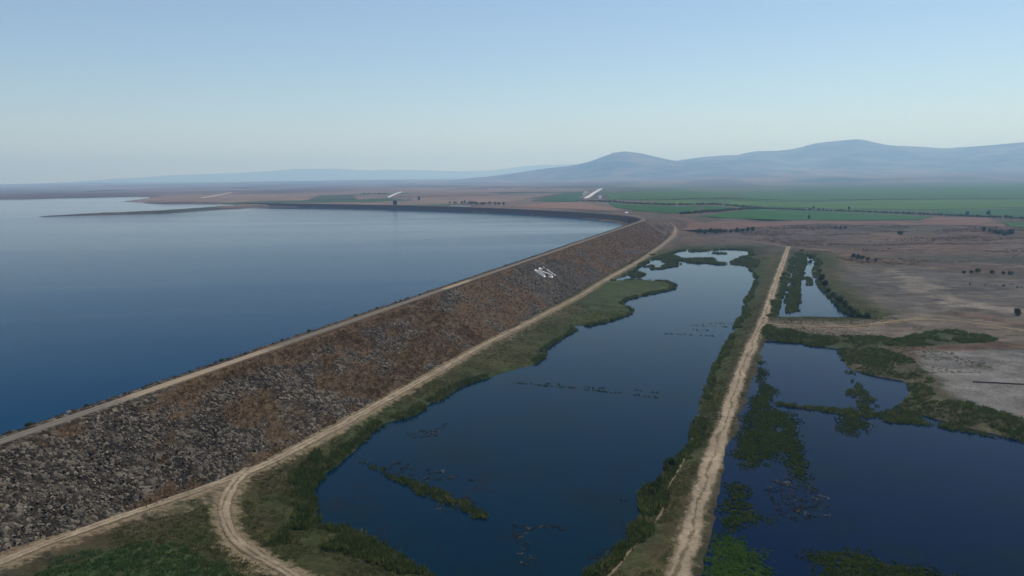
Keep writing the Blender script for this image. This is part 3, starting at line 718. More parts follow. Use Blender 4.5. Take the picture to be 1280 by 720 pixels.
# crest road
def ribbon(name, line, width, zfun, mat, step=1.5, lift=.1, na=9, wander=.35, smooth=2, extra=None):
    P = resample(line, step, smooth)
    tn = np.gradient(P, axis=0); tn /= np.linalg.norm(tn, axis=1)[:, None] + 1e-9
    nm = np.stack([tn[:, 1], -tn[:, 0]], 1)
    a = np.linspace(-1, 1, na)
    hw = width / 2 * (1 + fbm(P[:, 0], P[:, 1], 12, 3, 91) * wander)
    X = P[:, 0:1] + nm[:, 0:1] * hw[:, None] * a; Y = P[:, 1:2] + nm[:, 1:2] * hw[:, None] * a
    zz = zfun(X, Y) + lift * (1 - 1.25 * np.abs(a) ** 6)
    me = np_mesh(name, np.stack([X.ravel(), Y.ravel(), zz.ravel()], 1), grid_faces(len(P), na)[:, ::-1], mat, True)
    fattr(me, 'across', np.broadcast_to(a, X.shape).ravel())
    if extra: extra(me, X, Y)
    return obj(name, me)
def crest_mat():
    t = NT('crest_gravel')
    f = t.noise(.5, 6, .7)
    grey = t.mix(f, (0.088, 0.077, 0.063), (0.150, 0.131, 0.106))
    sand = t.mix(f, (0.165, 0.130, 0.092), (0.27, 0.217, 0.157))
    k = t.math('ADD', t.attr('sand'), t.rng(t.noise(.12, 5, .7), .25, .75, -.4, .4))
    c = t.mix(t.rng(k, .3, .75), grey, sand)
    d = t.math('ABSOLUTE', t.math('SUBTRACT', t.math('ABSOLUTE', t.attr('across')), .4))
    c = t.scale(c, t.rng(d, .05, .35, 1.12, .82))
    t.color(c); t.bump(f, .1, .7)
    return t.m
def sandy(me, X, Y):
    s = X * U[0] + Y * U[1]
    v = sstep(122, 150, s) * (1 - sstep(188, 205, s)) + sstep(318, 330, s) * (1 - sstep(352, 360, s)) + .25 * sstep(500, 700, s)
    fattr(me, 'sand', v.ravel())
tag(ribbon('crest_road', dam_path, 3.4, lambda x, y: np.full(x.shape, CREST + .1), crest_mat(), 2.0, .12, 9, .05, 3, sandy),
    'grey gravel road with sandy stretches along the top of the dam', 'road', kind='structure')

# the white stone letters laid on the face
def face_frame(s, t):            # a point on the downstream face and the in-plane axes
    p = U * s + N * (T0 + t)
    return Vector((p[0], p[1], CREST - (t - HALF) / SLOPE_D))
def stroke(bm, pts, w, h=.45):
    """flat bar along points given as (s, t) on the dam face, standing a little proud of the rocks"""
    nv = Vector((N[0] / SLOPE_D, N[1] / SLOPE_D, 1)).normalized()
    P = [face_frame(*p) for p in pts]
    L, R_ = [], []
    for i, p in enumerate(P):
        a = P[max(i - 1, 0)]; b = P[min(i + 1, len(P) - 1)]
        d = (b - a).normalized(); sd = d.cross(nv).normalized() * (w / 2)
        L.append(p + sd); R_.append(p - sd)
    rows = [[bm.verts.new(v) for v in (l + nv * .1, l + nv * (.35 + h), r + nv * (.35 + h), r + nv * .1)] for l, r in zip(L, R_)]
    for a, b in zip(rows[:-1], rows[1:]):
        for k in range(4):
            bm.faces.new((a[k], a[(k + 1) % 4], b[(k + 1) % 4], b[k]))
    bm.faces.new(rows[0]); bm.faces.new(rows[-1][::-1])
def letter(name, strokes, w, label):
    bm = bmesh.new()
    for st in strokes: stroke(bm, st, w)
    tag(bm_obj(name, bm, M['white']), label, 'letter', 'white letters on the dam face')
arc = lambda cx, cy_, rx, ry, a0, a1, n=9: [(cx + rx * math.cos(math.radians(a)), cy_ + ry * math.sin(math.radians(a))) for a in np.linspace(a0, a1, n)]
letter('letter', [[(432.6, 9.6), (432.6, 15.4)], [(432.7, 9.7), (434.6, 9.8), (436.2, 11.0), (436.6, 12.6), (436.0, 14.2), (434.6, 15.2), (432.7, 15.3)]], .68, 'white stone letter D laid on the dam face')
letter('letter', [[(444.6, 10.6), (443.6, 9.8), (441.6, 9.6), (440.0, 10.4), (440.0, 11.8), (441.8, 13.0), (443.8, 14.2), (445.0, 15.6), (444.4, 16.9), (442.4, 17.4), (440.4, 16.8), (439.6, 15.8)]], .68, 'white stone letter S laid on the dam face')
letter('letter', [[(449.8, 11.8), (449.8, 17.4)], [(449.8, 9.5), (449.8, 10.5)]], .68, 'white stone letter I with a dot laid on the dam face')

# ------------------------------------------------------------------ tracks
tag(ribbon('dirt_track', PLAN['toe_track'], 2.8, ground_z, M['track'], 1.2, .16), 'pale dirt track running along the foot of the dam', 'track', kind='structure')
tag(ribbon('dirt_track', PLAN['branch_track'], 3.4, ground_z, M['track'], 1.0, .17), 'dirt track curving off from the dam foot towards the pond corner', 'track', kind='structure')
tag(ribbon('dirt_track', PLAN['dike_track'], 5.4, ground_z, M['track'], 1.2, .17), 'straight pale dirt track on top of the dike between the ponds', 'track', kind='structure')
tag(ribbon('dirt_track', PLAN['bank_track'], 4.5, ground_z, M['faint'], 2.0, .2), 'faint track on the pale bank between the two eastern ponds', 'track', kind='structure')
tag(ribbon('dirt_track', PLAN['cross_track'], 3.0, ground_z, M['faint'], 3.0, .3), 'thin track crossing behind the head of the long pond', 'track', kind='structure')
tag(ribbon('dirt_track', PLAN['plain_track'], 6.0, ground_z, M['faint'], 3.0, .3), 'short sandy track leaving the end of the dike', 'track', kind='structure')
tag(ribbon('footpath', PLAN['path_dike'], .9, ground_z, M['faint'], 1.0, .14), 'narrow trodden path through the dike grass beside the reeds', 'path', kind='structure')
tag(ribbon('gravel_road', PLAN['far_road_a'], 9, ground_z, M['roadpale'], 12, 1.2, 5, .1), 'thin pale road on the brown land beyond the reservoir spit', 'road', kind='structure')
tag(ribbon('gravel_road', PLAN['far_road_b'], 11, ground_z, M['concrete'], 12, 1.2, 5, .1), 'short straight white road behind the intake tower', 'road', kind='structure')

# concrete canal across the fields
def canal(name, line, w, label):
    P = resample(line, 25, 1); tn = np.gradient(P, axis=0); tn /= np.linalg.norm(tn, axis=1)[:, None]
    nm = np.stack([tn[:, 1], -tn[:, 0]], 1)
    pr = [(-w, .0), (-w, 2.4), (-w * .8, 2.6), (-w * .5, .9), (w * .5, .9), (w * .8, 2.6), (w, 2.4), (w, .0)]
    a = np.array([p[0] for p in pr]); hz = np.array([p[1] for p in pr])
    X = P[:, 0:1] + nm[:, 0:1] * a; Y = P[:, 1:2] + nm[:, 1:2] * a
    Zc = ground_z(P[:, 0], P[:, 1])[:, None] + hz
    tag(obj(name, np_mesh(name, np.stack([X.ravel(), Y.ravel(), Zc.ravel()], 1), grid_faces(len(P), len(pr))[:, ::-1], M['concrete'])), label, 'canal')
canal('concrete_canal', PLAN['canal'], 5.4, 'long white concrete canal running away across the green fields')
tag(ribbon('dirt_track', PLAN['canal_bank'], 10, ground_z, M['faint'], 25, 1.0, 5, .1), 'bare service track beside the white canal', 'track', kind='structure')

# ------------------------------------------------------------------ crop fields
def field(name, pts, mat, label, lift=.5, cell=90.0):
    bm = bmesh.new()
    f = bm.faces.new([bm.verts.new((x, y, 0)) for x, y in pts])
    bmesh.ops.triangulate(bm, faces=[f])
    P = np.array(pts)
    for ax in (0, 1):
        lo, hi = P[:, ax].min(), P[:, ax].max(); n = min(60, int((hi - lo) / cell))
        for k in range(1, n + 1):
            co = [0, 0, 0]; no = [0, 0, 0]; co[ax] = lo + (hi - lo) * k / (n + 1); no[ax] = 1
            bmesh.ops.bisect_plane(bm, geom=bm.verts[:] + bm.edges[:] + bm.faces[:], plane_co=co, plane_no=no)
    bmesh.ops.recalc_face_normals(bm, faces=bm.faces)
    if sum(f.normal.z for f in bm.faces) < 0: bmesh.ops.reverse_faces(bm, faces=bm.faces)
    V = np.array([v.co[:] for v in bm.verts]); zz = ground_z(V[:, 0], V[:, 1])
    for v, z in zip(bm.verts, zz): v.co.z = z + lift
    rim = [e for e in bm.edges if e.is_boundary]
    r = bmesh.ops.extrude_edge_only(bm, edges=rim)
    for v in r['geom']:
        if isinstance(v, bmesh.types.BMVert): v.co.z -= lift + .4
    me = bpy.data.meshes.new(name); bm.to_mesh(me); bm.free(); me.materials.append(mat)
    tag(obj(name, me), label, 'field', kind='structure')
field('crop_field', PLAN['field_near'], sheet_mat('crop_deep', (0.0177, 0.0598, 0.0109), (0.0272, 0.0762, 0.0163), .12, .3), 'vivid green crop strip beside the reddish ploughed field')
field('crop_field', PLAN['field_wedge'], sheet_mat('crop_wedge', (0.0163, 0.0558, 0.0122), (0.0245, 0.0694, 0.0150), .12, .1), 'green crop wedge beyond the far corner of the dam')
field('crop_field', PLAN['field_bright'], sheet_mat('crop_bright', (0.0374, 0.0782, 0.0136), (0.0510, 0.0952, 0.0190), .18, .05), 'broad light green crop field behind the long hedge')
field('crop_field', PLAN['field_teal'], sheet_mat('crop_teal', (0.0221, 0.0561, 0.0221), (0.0340, 0.0697, 0.0272), .12, .05), 'dark bluish green crop field along the hedge')
field('crop_field', PLAN['field_mid'], sheet_mat('crop_mid', (0.0272, 0.0626, 0.0122), (0.0442, 0.0802, 0.0190), .2, .05), 'widest green crop plain reaching towards the hills')
field('crop_field', PLAN['field_east'], sheet_mat('crop_east', (0.0255, 0.0595, 0.0204), (0.0357, 0.0723, 0.0255), .12, .05), 'small green field beyond the low shrubby mound')
field('crop_field', PLAN['field_west'], sheet_mat('crop_west', (0.0238, 0.0527, 0.0221), (0.0340, 0.0663, 0.0272), .12, .4), 'green field lying beside the white canal')
field('crop_field', PLAN['field_small'], sheet_mat('crop_small', (0.0382, 0.0510, 0.0289), (0.0510, 0.0612, 0.0340), .1, .4), 'small dark green field on the brown shore beyond the reservoir')
field('ploughed_field', PLAN['field_reddish'], sheet_mat('plough_red', (0.088, 0.056, 0.042), (0.120, 0.074, 0.054), .1, .2), 'reddish brown ploughed field between the dam end and the green crops', .3)
field('ploughed_field', PLAN['field_brown'], sheet_mat('plough_brown', (0.12, 0.075, 0.055), (0.16, 0.10, 0.07), .1, .6), 'light brown field behind the far bank of the reservoir', .3)

# ------------------------------------------------------------------ hills
def hill_mat(name, a, b):
    t = NT(name); t.color(t.mix(t.rng(t.noise(.0022, 9, .7), .42, .6), a, b)); return t.m
def hills(name, ridge, front, back, mat, label, seed):
    R_ = np.array(ridge)
    n = 420; u = np.linspace(0, len(R_) - 1, n)
    # smooth interpolation along the crest
    k = np.clip(u.astype(int), 0, len(R_) - 2); f = u - k
    pad = np.vstack([2 * R_[0] - R_[1], R_, 2 * R_[-1] - R_[-2]])
    a, b, c_, d = pad[k], pad[k + 1], pad[k + 2], pad[k + 3]; f = f[:, None]
    L = .5 * (2 * b + (c_ - a) * f + (2 * a - 5 * b + 4 * c_ - d) * f ** 2 + (3 * b - a - 3 * c_ + d) * f ** 3)
    rad = L[:, :2] / np.linalg.norm(L[:, :2], axis=1)[:, None]
    v = np.concatenate([np.linspace(-1, 0, 46), np.linspace(0, 1, 16)[1:]])
    off = np.where(v < 0, v * front, v * back)
    X = L[:, 0:1] + rad[:, 0:1] * off; Y = L[:, 1:2] + rad[:, 1:2] * off
    fall = np.where(v < 0, (1 - np.abs(v)) ** 1.5, np.cos(v * math.pi / 2))
    rid = fbm(X, Y, front * .28, 5, seed)
    amp = np.abs(v) * (1 - np.abs(v)) * 4
    endt = sstep(0, .12, np.linspace(0, 1, n)) * sstep(0, .12, 1 - np.linspace(0, 1, n))
    Zh = np.maximum(L[:, 2:3] * endt[:, None], 0) * (fall * (1 + rid * .34 * amp)) + fbm(X, Y, 260, 3, seed + 9) * 9 * np.minimum(1, amp * 3) - 3
    tag(obj(name, np_mesh(name, np.stack([X.ravel(), Y.ravel(), Zh.ravel()], 1), grid_faces(n, len(v)), mat, True)), label, 'hills', kind='structure')
hm = hill_mat('hill_scrub', (0.018, 0.026, 0.014), (0.120, 0.098, 0.066))
hills('hills', RIDGES['hills_near'], 2600, 1500, hm, 'rounded hazy hill rising alone above the plain', 101)
hills('hills', RIDGES['hills_main'], 4300, 2000, hm, 'long blue mountain ridge with a broad summit', 121)
hills('hills', RIDGES['hills_far'], 4000, 2500, hm, 'faint distant range almost lost in haze', 141)

# ------------------------------------------------------------------ plant and rock templates
def variants(name, builder, n, mat):
    coll = bpy.data.collections.new(name)
    out = []
    for i in range(n):
        me = builder(i, mat); o = bpy.data.objects.new('%s_template' % name, me); coll.objects.link(o); out.append(me)
    return coll, out
def blades(n, rad, h, wdt, lean, mat, name, droop=.35, seed=0):
    r = np.random.default_rng(seed)
    V, Fc = [], []
    for _ in range(n):
        a = r.uniform(0, 2 * math.pi); d = rad * math.sqrt(r.uniform()); b = r.uniform(0, 2 * math.pi)
        p = np.array([d * math.cos(a), d * math.sin(a), -.05]); hh = h * r.uniform(.6, 1.0)
        out = np.array([math.cos(a + r.uniform(-.8, .8)), math.sin(a + r.uniform(-.8, .8)), 0]) * lean * r.uniform(.3, 1.3)
        sd = np.array([math.cos(b), math.sin(b), 0]) * wdt * .5
        m_ = p + np.array([0, 0, hh * .6]) + out * .4; tip = p + np.array([0, 0, hh * (1 - droop * r.uniform(0, .6))]) + out
        k = len(V); V += [p - sd, p + sd, m_ + sd * .9, m_ - sd * .9, tip]
        Fc += [(k, k + 1, k + 2), (k, k + 2, k + 3), (k + 3, k + 2, k + 4)]
    return np_mesh(name, V, Fc, mat)
def leaves(n, rad, h, size, mat, name, seed=0, hollow=.35, flat=.0):
    """leaf sprays spread through an uneven dome"""
    r = np.random.default_rng(seed)
    V, Fc = [], []
    lob = [(r.uniform(-.55, .55) * rad, r.uniform(-.55, .55) * rad, r.uniform(.35, .75) * h, r.uniform(.4, .62)) for _ in range(6)]
    for i in range(n):
        lx, ly, lz, lr = lob[i % 6]
        v = r.normal(size=3); v /= np.linalg.norm(v); q = v * (hollow + (1 - hollow) * r.uniform() ** .5)
        p = np.array([lx + q[0] * lr * rad, ly + q[1] * lr * rad, max(.02 * h, lz + q[2] * lr * h * .75)])
        a = r.normal(size=3); a[2] *= 1 - flat; a /= np.linalg.norm(a); b = np.cross(a, v + r.normal(size=3) * .4); b /= np.linalg.norm(b) + 1e-9
        s = size * r.uniform(.6, 1.4); k = len(V)
        V += [p - a * s, p + b * s * .55, p + a * s, p - b * s * .55]
        Fc += [(k, k + 1, k + 2, k + 3)]
    return np_mesh(name, V, Fc, mat)
def rock(seed, mat, name='stone'):
    r = np.random.default_rng(seed + 500)
    bm = bmesh.new()
    for _ in range(13):
        v = r.normal(size=3); v /= np.linalg.norm(v); v *= r.uniform(.8, 1.05)
        bm.verts.new((v[0] * .55, v[1] * .45, v[2] * .36))
    res = bmesh.ops.convex_hull(bm, input=bm.verts)
    bmesh.ops.delete(bm, geom=[g for g in res['geom_interior'] if isinstance(g, bmesh.types.BMVert)], context='VERTS')
    bmesh.ops.recalc_face_normals(bm, faces=bm.faces)
    me = bpy.data.meshes.new(name); bm.to_mesh(me); bm.free(); me.materials.append(mat)
    return me
ROCKS, rock_meshes = variants('rock', lambda i, m: rock(i, m), 7, M['rock'])
REED, _ = variants('reed', lambda i, m: blades(16, .55, 1.0, .13, .35, m, 'reed', .3, 10 + i), 4, M['reed'])
WEED, _ = variants('weed', lambda i, m: leaves(44, .75, .5, .2, m, 'weed', 20 + i, .3, .3), 4, M['mat'])
GRASS, _ = variants('tuft', lambda i, m: blades(12, .5, .5, .10, .3, m, 'tuft', .4, 30 + i), 4, M['grass'])
BRUSH, _ = variants('brush', lambda i, m: blades(18, .6, .6, .10, .5, m, 'brush', .3, 40 + i), 4, M['brush'])
CROP, _ = variants('herb', lambda i, m: blades(22, .6, 1.1, .12, .55, m, 'herb', .5, 50 + i), 4, M['crop'])
SHRUB, _ = variants('shrub', lambda i, m: leaves(60, 1.0, 1.6, .32, m, 'shrub', 60 + i, .3), 4, M['bush'])
M['matbright'] = leaf_mat('bright_weed_leaf', (0.030, 0.075, 0.010), (0.085, 0.150, 0.024))
WEEDB, _ = variants('bright_weed', lambda i, m: leaves(44, .75, .5, .2, m, 'weed', 20 + i, .3, .3), 4, M['matbright'])
FLECK, _ = variants('fleck', lambda i, m: leaves(14, .8, .1, .16, m, 'fleck', 70 + i, .1, .95), 4, M['debris'])

def scatter_group(coll):
    ng = bpy.data.node_groups.new('scatter_' + coll.name, 'GeometryNodeTree')
    ng.interface.new_socket('Geometry', in_out='INPUT', socket_type='NodeSocketGeometry')
    ng.interface.new_socket('Geometry', in_out='OUTPUT', socket_type='NodeSocketGeometry')
    gi = ng.nodes.new('NodeGroupInput'); go = ng.nodes.new('NodeGroupOutput')
    ci = ng.nodes.new('GeometryNodeCollectionInfo'); ci.inputs['Collection'].default_value = coll
    ci.inputs['Separate Children'].default_value = True; ci.inputs['Reset Children'].default_value = True
    ip = ng.nodes.new('GeometryNodeInstanceOnPoints'); ip.inputs['Pick Instance'].default_value = True
    def na(name, typ):
        a = ng.nodes.new('GeometryNodeInputNamedAttribute'); a.data_type = typ; a.inputs['Name'].default_value = name
        return a.outputs['Attribute']
    L = ng.links.new
    L(gi.outputs[0], ip.inputs['Points']); L(ci.outputs[0], ip.inputs['Instance'])
    L(na('pick', 'INT'), ip.inputs['Instance Index'])
    L(na('turn', 'FLOAT_VECTOR'), ip.inputs['Rotation']); L(na('size', 'FLOAT_VECTOR'), ip.inputs['Scale'])
    L(ip.outputs[0], go.inputs[0])
    return ng
GROUPS = {}
def scatter(name, pts, coll, size, tilt=.15, parent=None, aniso=.25, label=None, cat=None, base=None):
    pts = np.asarray(pts, np.float32); n = len(pts)
    if n == 0: return None
    if base is not None: pts = pts - np.asarray(base, np.float32)
    me = bpy.data.meshes.new(name); me.vertices.add(n); me.vertices.foreach_set('co', pts.ravel())
    a = me.attributes.new('pick', 'INT', 'POINT'); a.data.foreach_set('value', rng.integers(0, len(coll.objects), n).astype(np.int32))
    tr = np.stack([rng.normal(0, tilt, n), rng.normal(0, tilt, n), rng.uniform(0, 6.283, n)], 1).astype(np.float32)
    a = me.attributes.new('turn', 'FLOAT_VECTOR', 'POINT'); a.data.foreach_set('vector', tr.ravel())
    s = np.broadcast_to(np.asarray(size, np.float32).reshape(-1, 1), (n, 1)) * (1 + rng.uniform(-aniso, aniso, (n, 3)))
    a = me.attributes.new('size', 'FLOAT_VECTOR', 'POINT'); a.data.foreach_set('vector', s.astype(np.float32).ravel())
    o = obj(name, me, parent)
    if coll.name not in GROUPS: GROUPS[coll.name] = scatter_group(coll)
    md = o.modifiers.new('scatter', 'NODES'); md.node_group = GROUPS[coll.name]
    tag(o, label, cat, kind='stuff')
    return o
def inside(poly, dens, grow_=0.0, keep=None):
    P = np.array(poly); lo = P.min(0) - grow_; hi = P.max(0) + grow_
    n = int((hi[0] - lo[0]) * (hi[1] - lo[1]) * dens)
    q = rng.uniform(lo, hi, (n, 2)); d = sdf(poly, q[:, 0], q[:, 1]) + fbm(q[:, 0], q[:, 1], 7, 3, 201) * 1.8
    m = d < grow_
    q = q[m]
    if keep is not None: q = q[keep(q[:, 0], q[:, 1])]
    return q
def on_ground(q, water=True, sink=0.0):
    z = ground_z(q[:, 0], q[:, 1])
    if water: z = np.maximum(z, 0.0)
    return np.c_[q, z - sink]

# ------------------------------------------------------------------ rock facing of the dam
def face_points(s0, s1, dens, t_hi=34.0):
    n = int((s1 - s0) * (t_hi - HALF) * dens)
    s = rng.uniform(s0, s1, n); t = rng.uniform(HALF + .6, t_hi, n)
    x = U[0] * s + N[0] * (T0 + t); y = U[1] * s + N[1] * (T0 + t)
    z = CREST - (t - HALF) / SLOPE_D
    ok = z > ground_z(x, y) - .3
    return np.c_[x, y, z][ok]
rp = np.vstack([face_points(60, 260, 4.8), face_points(260, 520, 1.8), face_points(520, 860, .5)])
pm = patch_mask(rp[:, 0], rp[:, 1])
keep = rng.uniform(0, 1, len(rp)) > np.clip(pm * 1.4 - .15, 0, .86)
rk = rp[keep]; dist = np.hypot(rk[:, 0], rk[:, 1])
sz = np.clip(rng.lognormal(-1.0, .42, len(rk)), .16, .95) * np.where(dist > 330, 1.15, 1)
scatter('rock_facing', rk, ROCKS, sz, .5, dam, .3, base=base)
# the largest single stones lie proud of the facing as parts of their own
big_p = face_points(70, 175, .2)
big_p = big_p[patch_mask(big_p[:, 0], big_p[:, 1]) < .45]
big_p = big_p[np.argsort(np.hypot(big_p[:, 0], big_p[:, 1]))][:290]
for i, p in enumerate(big_p):
    o = bpy.data.objects.new('stone', rock_meshes[i % 7]); link(o, dam)
    o.location = tuple(p - base + np.array([0, 0, .25])); k = random.uniform(.7, .95)
    o.scale = (k, k * random.uniform(.8, 1.1), k * random.uniform(.8, 1.1)); o.rotation_euler = (random.gauss(0, .4), random.gauss(0, .4), random.uniform(0, 6.28))
L = resample(PLAN['rubble'], .3, 0); q = np.repeat(L, 2, 0) + rng.normal(0, .45, (len(L) * 2, 2))
scatter('rubble', on_ground(q), ROCKS, rng.uniform(.3, .9, len(q)), .5, None, .3, 'line of dark rubble crossing the dike track', 'rubble')
bl = ['pale boulder at the junction of dike track and pale bank', 'pale boulder on the grassy edge of the dike track', 'pale boulder near the toe of the dam beside the foot track']
for i, (x, y) in enumerate(PLAN['boulders']):
    bme = rock_meshes[i].copy(); bme.materials.clear(); bme.materials.append(M['roadpale'])
    o = obj('boulder', bme); o.location = (x, y, float(ground_z(x, y)) + .25); o.scale = (.9, .9, .9)
    tag(o, bl[i], 'boulder')
# upstream rim and the far dam's wet face
n = 9000
pi_ = rng.integers(0, int(len(path) * .5), n); k = rng.uniform(.2, 7, n) ** 1.0
tt = -HALF - SLOPE_U * k
q = path[pi_] + nrm[pi_] * tt[:, None] + rng.normal(0, .6, (n, 2))
scatter('rock_facing', np.c_[q, CREST - k], ROCKS, np.clip(rng.lognormal(-.1, .3, n), .5, 1.6), .5, dam, .3, base=base)
# dry brush growing between the stones
bp = np.vstack([face_points(60, 300, 2.0), face_points(300, 860, .7)])
bm_ = patch_mask(bp[:, 0], bp[:, 1])
bp = bp[rng.uniform(0, 1, len(bp)) < np.clip(bm_ * 1.3 - .2, .07, 1)]
scatter('dry_brush', bp, BRUSH, rng.uniform(.5, 1.25, len(bp)), .3, None, .3, 'rusty brown dry brush growing among the dam stones', 'brush')
# rim vegetation on both edges of the crest
n = 2600
s = rng.uniform(60, 860, n); sd = rng.choice([-1, 1, 1], n); t = sd * (HALF - .3 + np.abs(rng.normal(0, .5, n)))
q = np.c_[U[0] * s + N[0] * (T0 + t), U[1] * s + N[1] * (T0 + t), np.full(n, CREST - .05)]
scatter('verge_grass', q, BRUSH, rng.uniform(.35, .8, n), .2, None, .3, 'dry grass fringe along both edges of the crest road', 'grass')

# ------------------------------------------------------------------ reeds, weed mats, meadow
mats = [('mat_a', 'largest weed mat beside the dike track with a notched outline'), ('mat_b', 'ragged weed mat spreading out from the thin reed line'),
        ('mat_c', 'weed mat hugging the dike with one trailing arm'), ('mat_d', 'bright green weed mat against the dike below the trailing one'),
        ('mat_e', 'low weed mat standing alone in open dark water'), ('mat_j', 'small weed patch below the thin reed line'), ('mat_k', 'two little weed clumps at the foot of the dike')]
for nm, lb in mats:
    # the growth thins out and sinks towards the open water
    q = inside(PLAN[nm], 6.5, 2.2, lambda x, y: ground_z(x, y) < .5)
    e = -sdf(PLAN[nm], q[:, 0], q[:, 1]) + fbm(q[:, 0], q[:, 1], 6, 4, 210) * 3.2
    q = q[rng.uniform(0, 1, len(q)) < np.clip(.10 + e * .20, .0, .95)]
    e = np.clip(-sdf(PLAN[nm], q[:, 0], q[:, 1]) / 3, 0, 1)
    scatter('weed_mat', np.c_[q, np.full(len(q), -.06)], WEEDB if nm == 'mat_d' else WEED, rng.uniform(.22, .5, len(q)) + rng.uniform(.1, .38, len(q)) * e, .12, None, .25, lb, 'water weeds')
beds = [('mat_f', 2.6, .9, 'thin straight reed line crossing the weedy pond'), ('mat_g', 2.2, .8, 'wide green reed bed along the brown edge of the mud flat'),
        ('mat_h', 1.4, .9, 'narrow reed line dividing the blue corner of the weedy pond'), ('mat_i', 2.2, 1.1, 'dark reed bed under the pale bank'),
        ('isle_a', 1.6, 1.5, 'reed island lying across the head of the long pond'), ('isle_b', 1.6, 1.2, 'small reed island near the dam foot'),
        ('isle_c', 1.4, 1.3, 'flat reed island against the end of the long pond'), ('isle_d', 1.4, 1.4, 'reed spit reaching out from the dike end'),
        ('isle_e', 1.4, 1.2, 'tiny reed islet between two larger ones'), ('isle_f', 2.2, 1.2, 'green reed strip down the middle of the wedge pond'),
        ('isle_g', 1.6, 1.0, 'round reed islet in the wedge pond'), ('strip_a', 3.2, .8, 'long curved reed strip in open pond water'),
        ('strip_b', 2.6, .6, 'short reed strip near the meadow corner'), ('belt_near', 3.4, 1.5, 'tall dark reed belt around the near pond corner'),
        ('belt_dike', 3.2, 1.3, 'bushy reed belt on the pond side of the dike')]
for nm, dn, hs, lb in beds:
    gate = {'mat_g': -.35, 'mat_h': .0, 'isle_a': -.02, 'isle_c': .0, 'isle_d': .0, 'isle_e': -.1, 'isle_b': -.1, 'mat_i': -.3, 'belt_near': -.45}.get(nm, -.5)
    q = inside(PLAN[nm], dn, .3, lambda x, y: fbm(x, y, 8 if nm[0] == 'm' else 14, 4, 215) > gate)
    scatter('reed_bed', on_ground(q), REED, hs * np.clip(rng.normal(.85, .3, len(q)), .3, 1.5), .12, None, .2, lb, 'reeds')
# fringe of reeds round the long pond and the wedge pond
def fringe(poly, dens, lo, hi, seed, thin):
    P = np.array(poly); a = P.min(0) - 8; b = P.max(0) + 8
    n = int((b[0] - a[0]) * (b[1] - a[1]) * dens); q = rng.uniform(a, b, (n, 2))
    d = sdf(poly, q[:, 0], q[:, 1]); w = hi * (.55 + .6 * fbm(q[:, 0], q[:, 1], 26, 3, seed))
    m = (d > lo) & (d < w) & (fbm(q[:, 0], q[:, 1], 14, 3, seed + 1) > thin)
    return q[m]
q = fringe(PLAN['central_pond'], 1.7, -.6, 3.4, 221, -.3); q = q[q[:, 1] > 120]
scatter('reed_fringe', on_ground(q), REED, rng.uniform(.7, 1.7, len(q)), .12, None, .2, 'green reed fringe lining both shores of the long pond', 'reeds')
q = fringe(PLAN['wedge_pond'], 1.7, -.8, 4.5, 231, -.3)
scatter('reed_fringe', on_ground(q), REED, rng.uniform(.8, 1.6, len(q)), .12, None, .2, 'reed fringe round the edge of the wedge pond', 'reeds')
# meadow grass
def meadow_points(x0, x1, y0, y1, dens):
    n = int((x1 - x0) * (y1 - y0) * dens); q = rng.uniform((x0, y0), (x1, y1), (n, 2))
    t = q[:, 0] * N[0] + q[:, 1] * N[1] - T0
    d = np.minimum(np.minimum(sdf(PLAN['central_pond'], q[:, 0], q[:, 1]), sdf(PLAN['wedge_pond'], q[:, 0], q[:, 1])), sdf(PLAN['east_pond'], q[:, 0], q[:, 1]))
    tk = np.minimum(np.minimum(linedist(PLAN['toe_track'], q[:, 0], q[:, 1]), linedist(PLAN['dike_track'], q[:, 0], q[:, 1])), linedist(PLAN['branch_track'], q[:, 0], q[:, 1]))
    zf = CREST - (t - HALF) / SLOPE_D
    ok = (d > .8) & (d < 38) & (tk > 2.9 + fbm(q[:, 0], q[:, 1], 9, 3, 241) * 1.2) & (ground_z(q[:, 0], q[:, 1]) > zf + .1) & (fbm(q[:, 0], q[:, 1], 12, 4, 242) > -.3)
    return q[ok]
q = np.vstack([meadow_points(-130, 110, 90, 260, 2.8), meadow_points(-60, 180, 260, 420, .9)])
scatter('meadow_grass', on_ground(q), GRASS, rng.uniform(.35, 1.05, len(q)), .2, None, .3, 'patchy olive meadow grass on the dike and the dam meadow', 'grass')
q = inside(PLAN['weed_corner'], 1.8, 1.0)
scatter('tall_weeds', on_ground(q), CROP, rng.uniform(.3, .8, len(q)), .15, None, .25, 'dense dark green tall weeds at the meadow corner below the dam', 'weeds')
# green verge at the toe of the rocks
L = resample(PLAN['toe_track'], .5, 2); q = L[rng.integers(0, len(L), 4200)] + rng.normal(0, .9, (4200, 2)) - N * rng.uniform(4.0, 7.0, (4200, 1))
scatter('verge_grass', on_ground(q), GRASS, rng.uniform(.4, 1.1, len(q)), .2, None, .3, 'grassy verge between the dam stones and the foot track', 'grass')
# floating weed and driftwood flecks
q = np.vstack([inside(PLAN['debris_' + k], .55, 0, lambda x, y: fbm(x, y, 9, 4, 251) > .02) for k in 'abcde'])
scatter('floating_weed', np.c_[q, np.full(len(q), .02)], FLECK, rng.uniform(.4, 1.3, len(q)), .0, None, .3, 'dark flecks of weed floating on the ponds', 'floating weed')
# hedges along the field ditches
for nm, lb, h in (('hedge_a', 'long dark hedge dividing the green fields', 1.5), ('hedge_b', 'short hedge joining the long one at a point', 1.4), ('hedge_c', 'faint hedge line between two light green fields', .9)):
    L = resample(PLAN[nm], 2.5, 1); L = np.repeat(L, 2, 0) + rng.normal(0, 2.2, (len(L) * 2, 2))
    scatter('hedge', on_ground(L, False), SHRUB, h * rng.uniform(.7, 1.5, len(L)), .1, None, .25, lb, 'hedge')
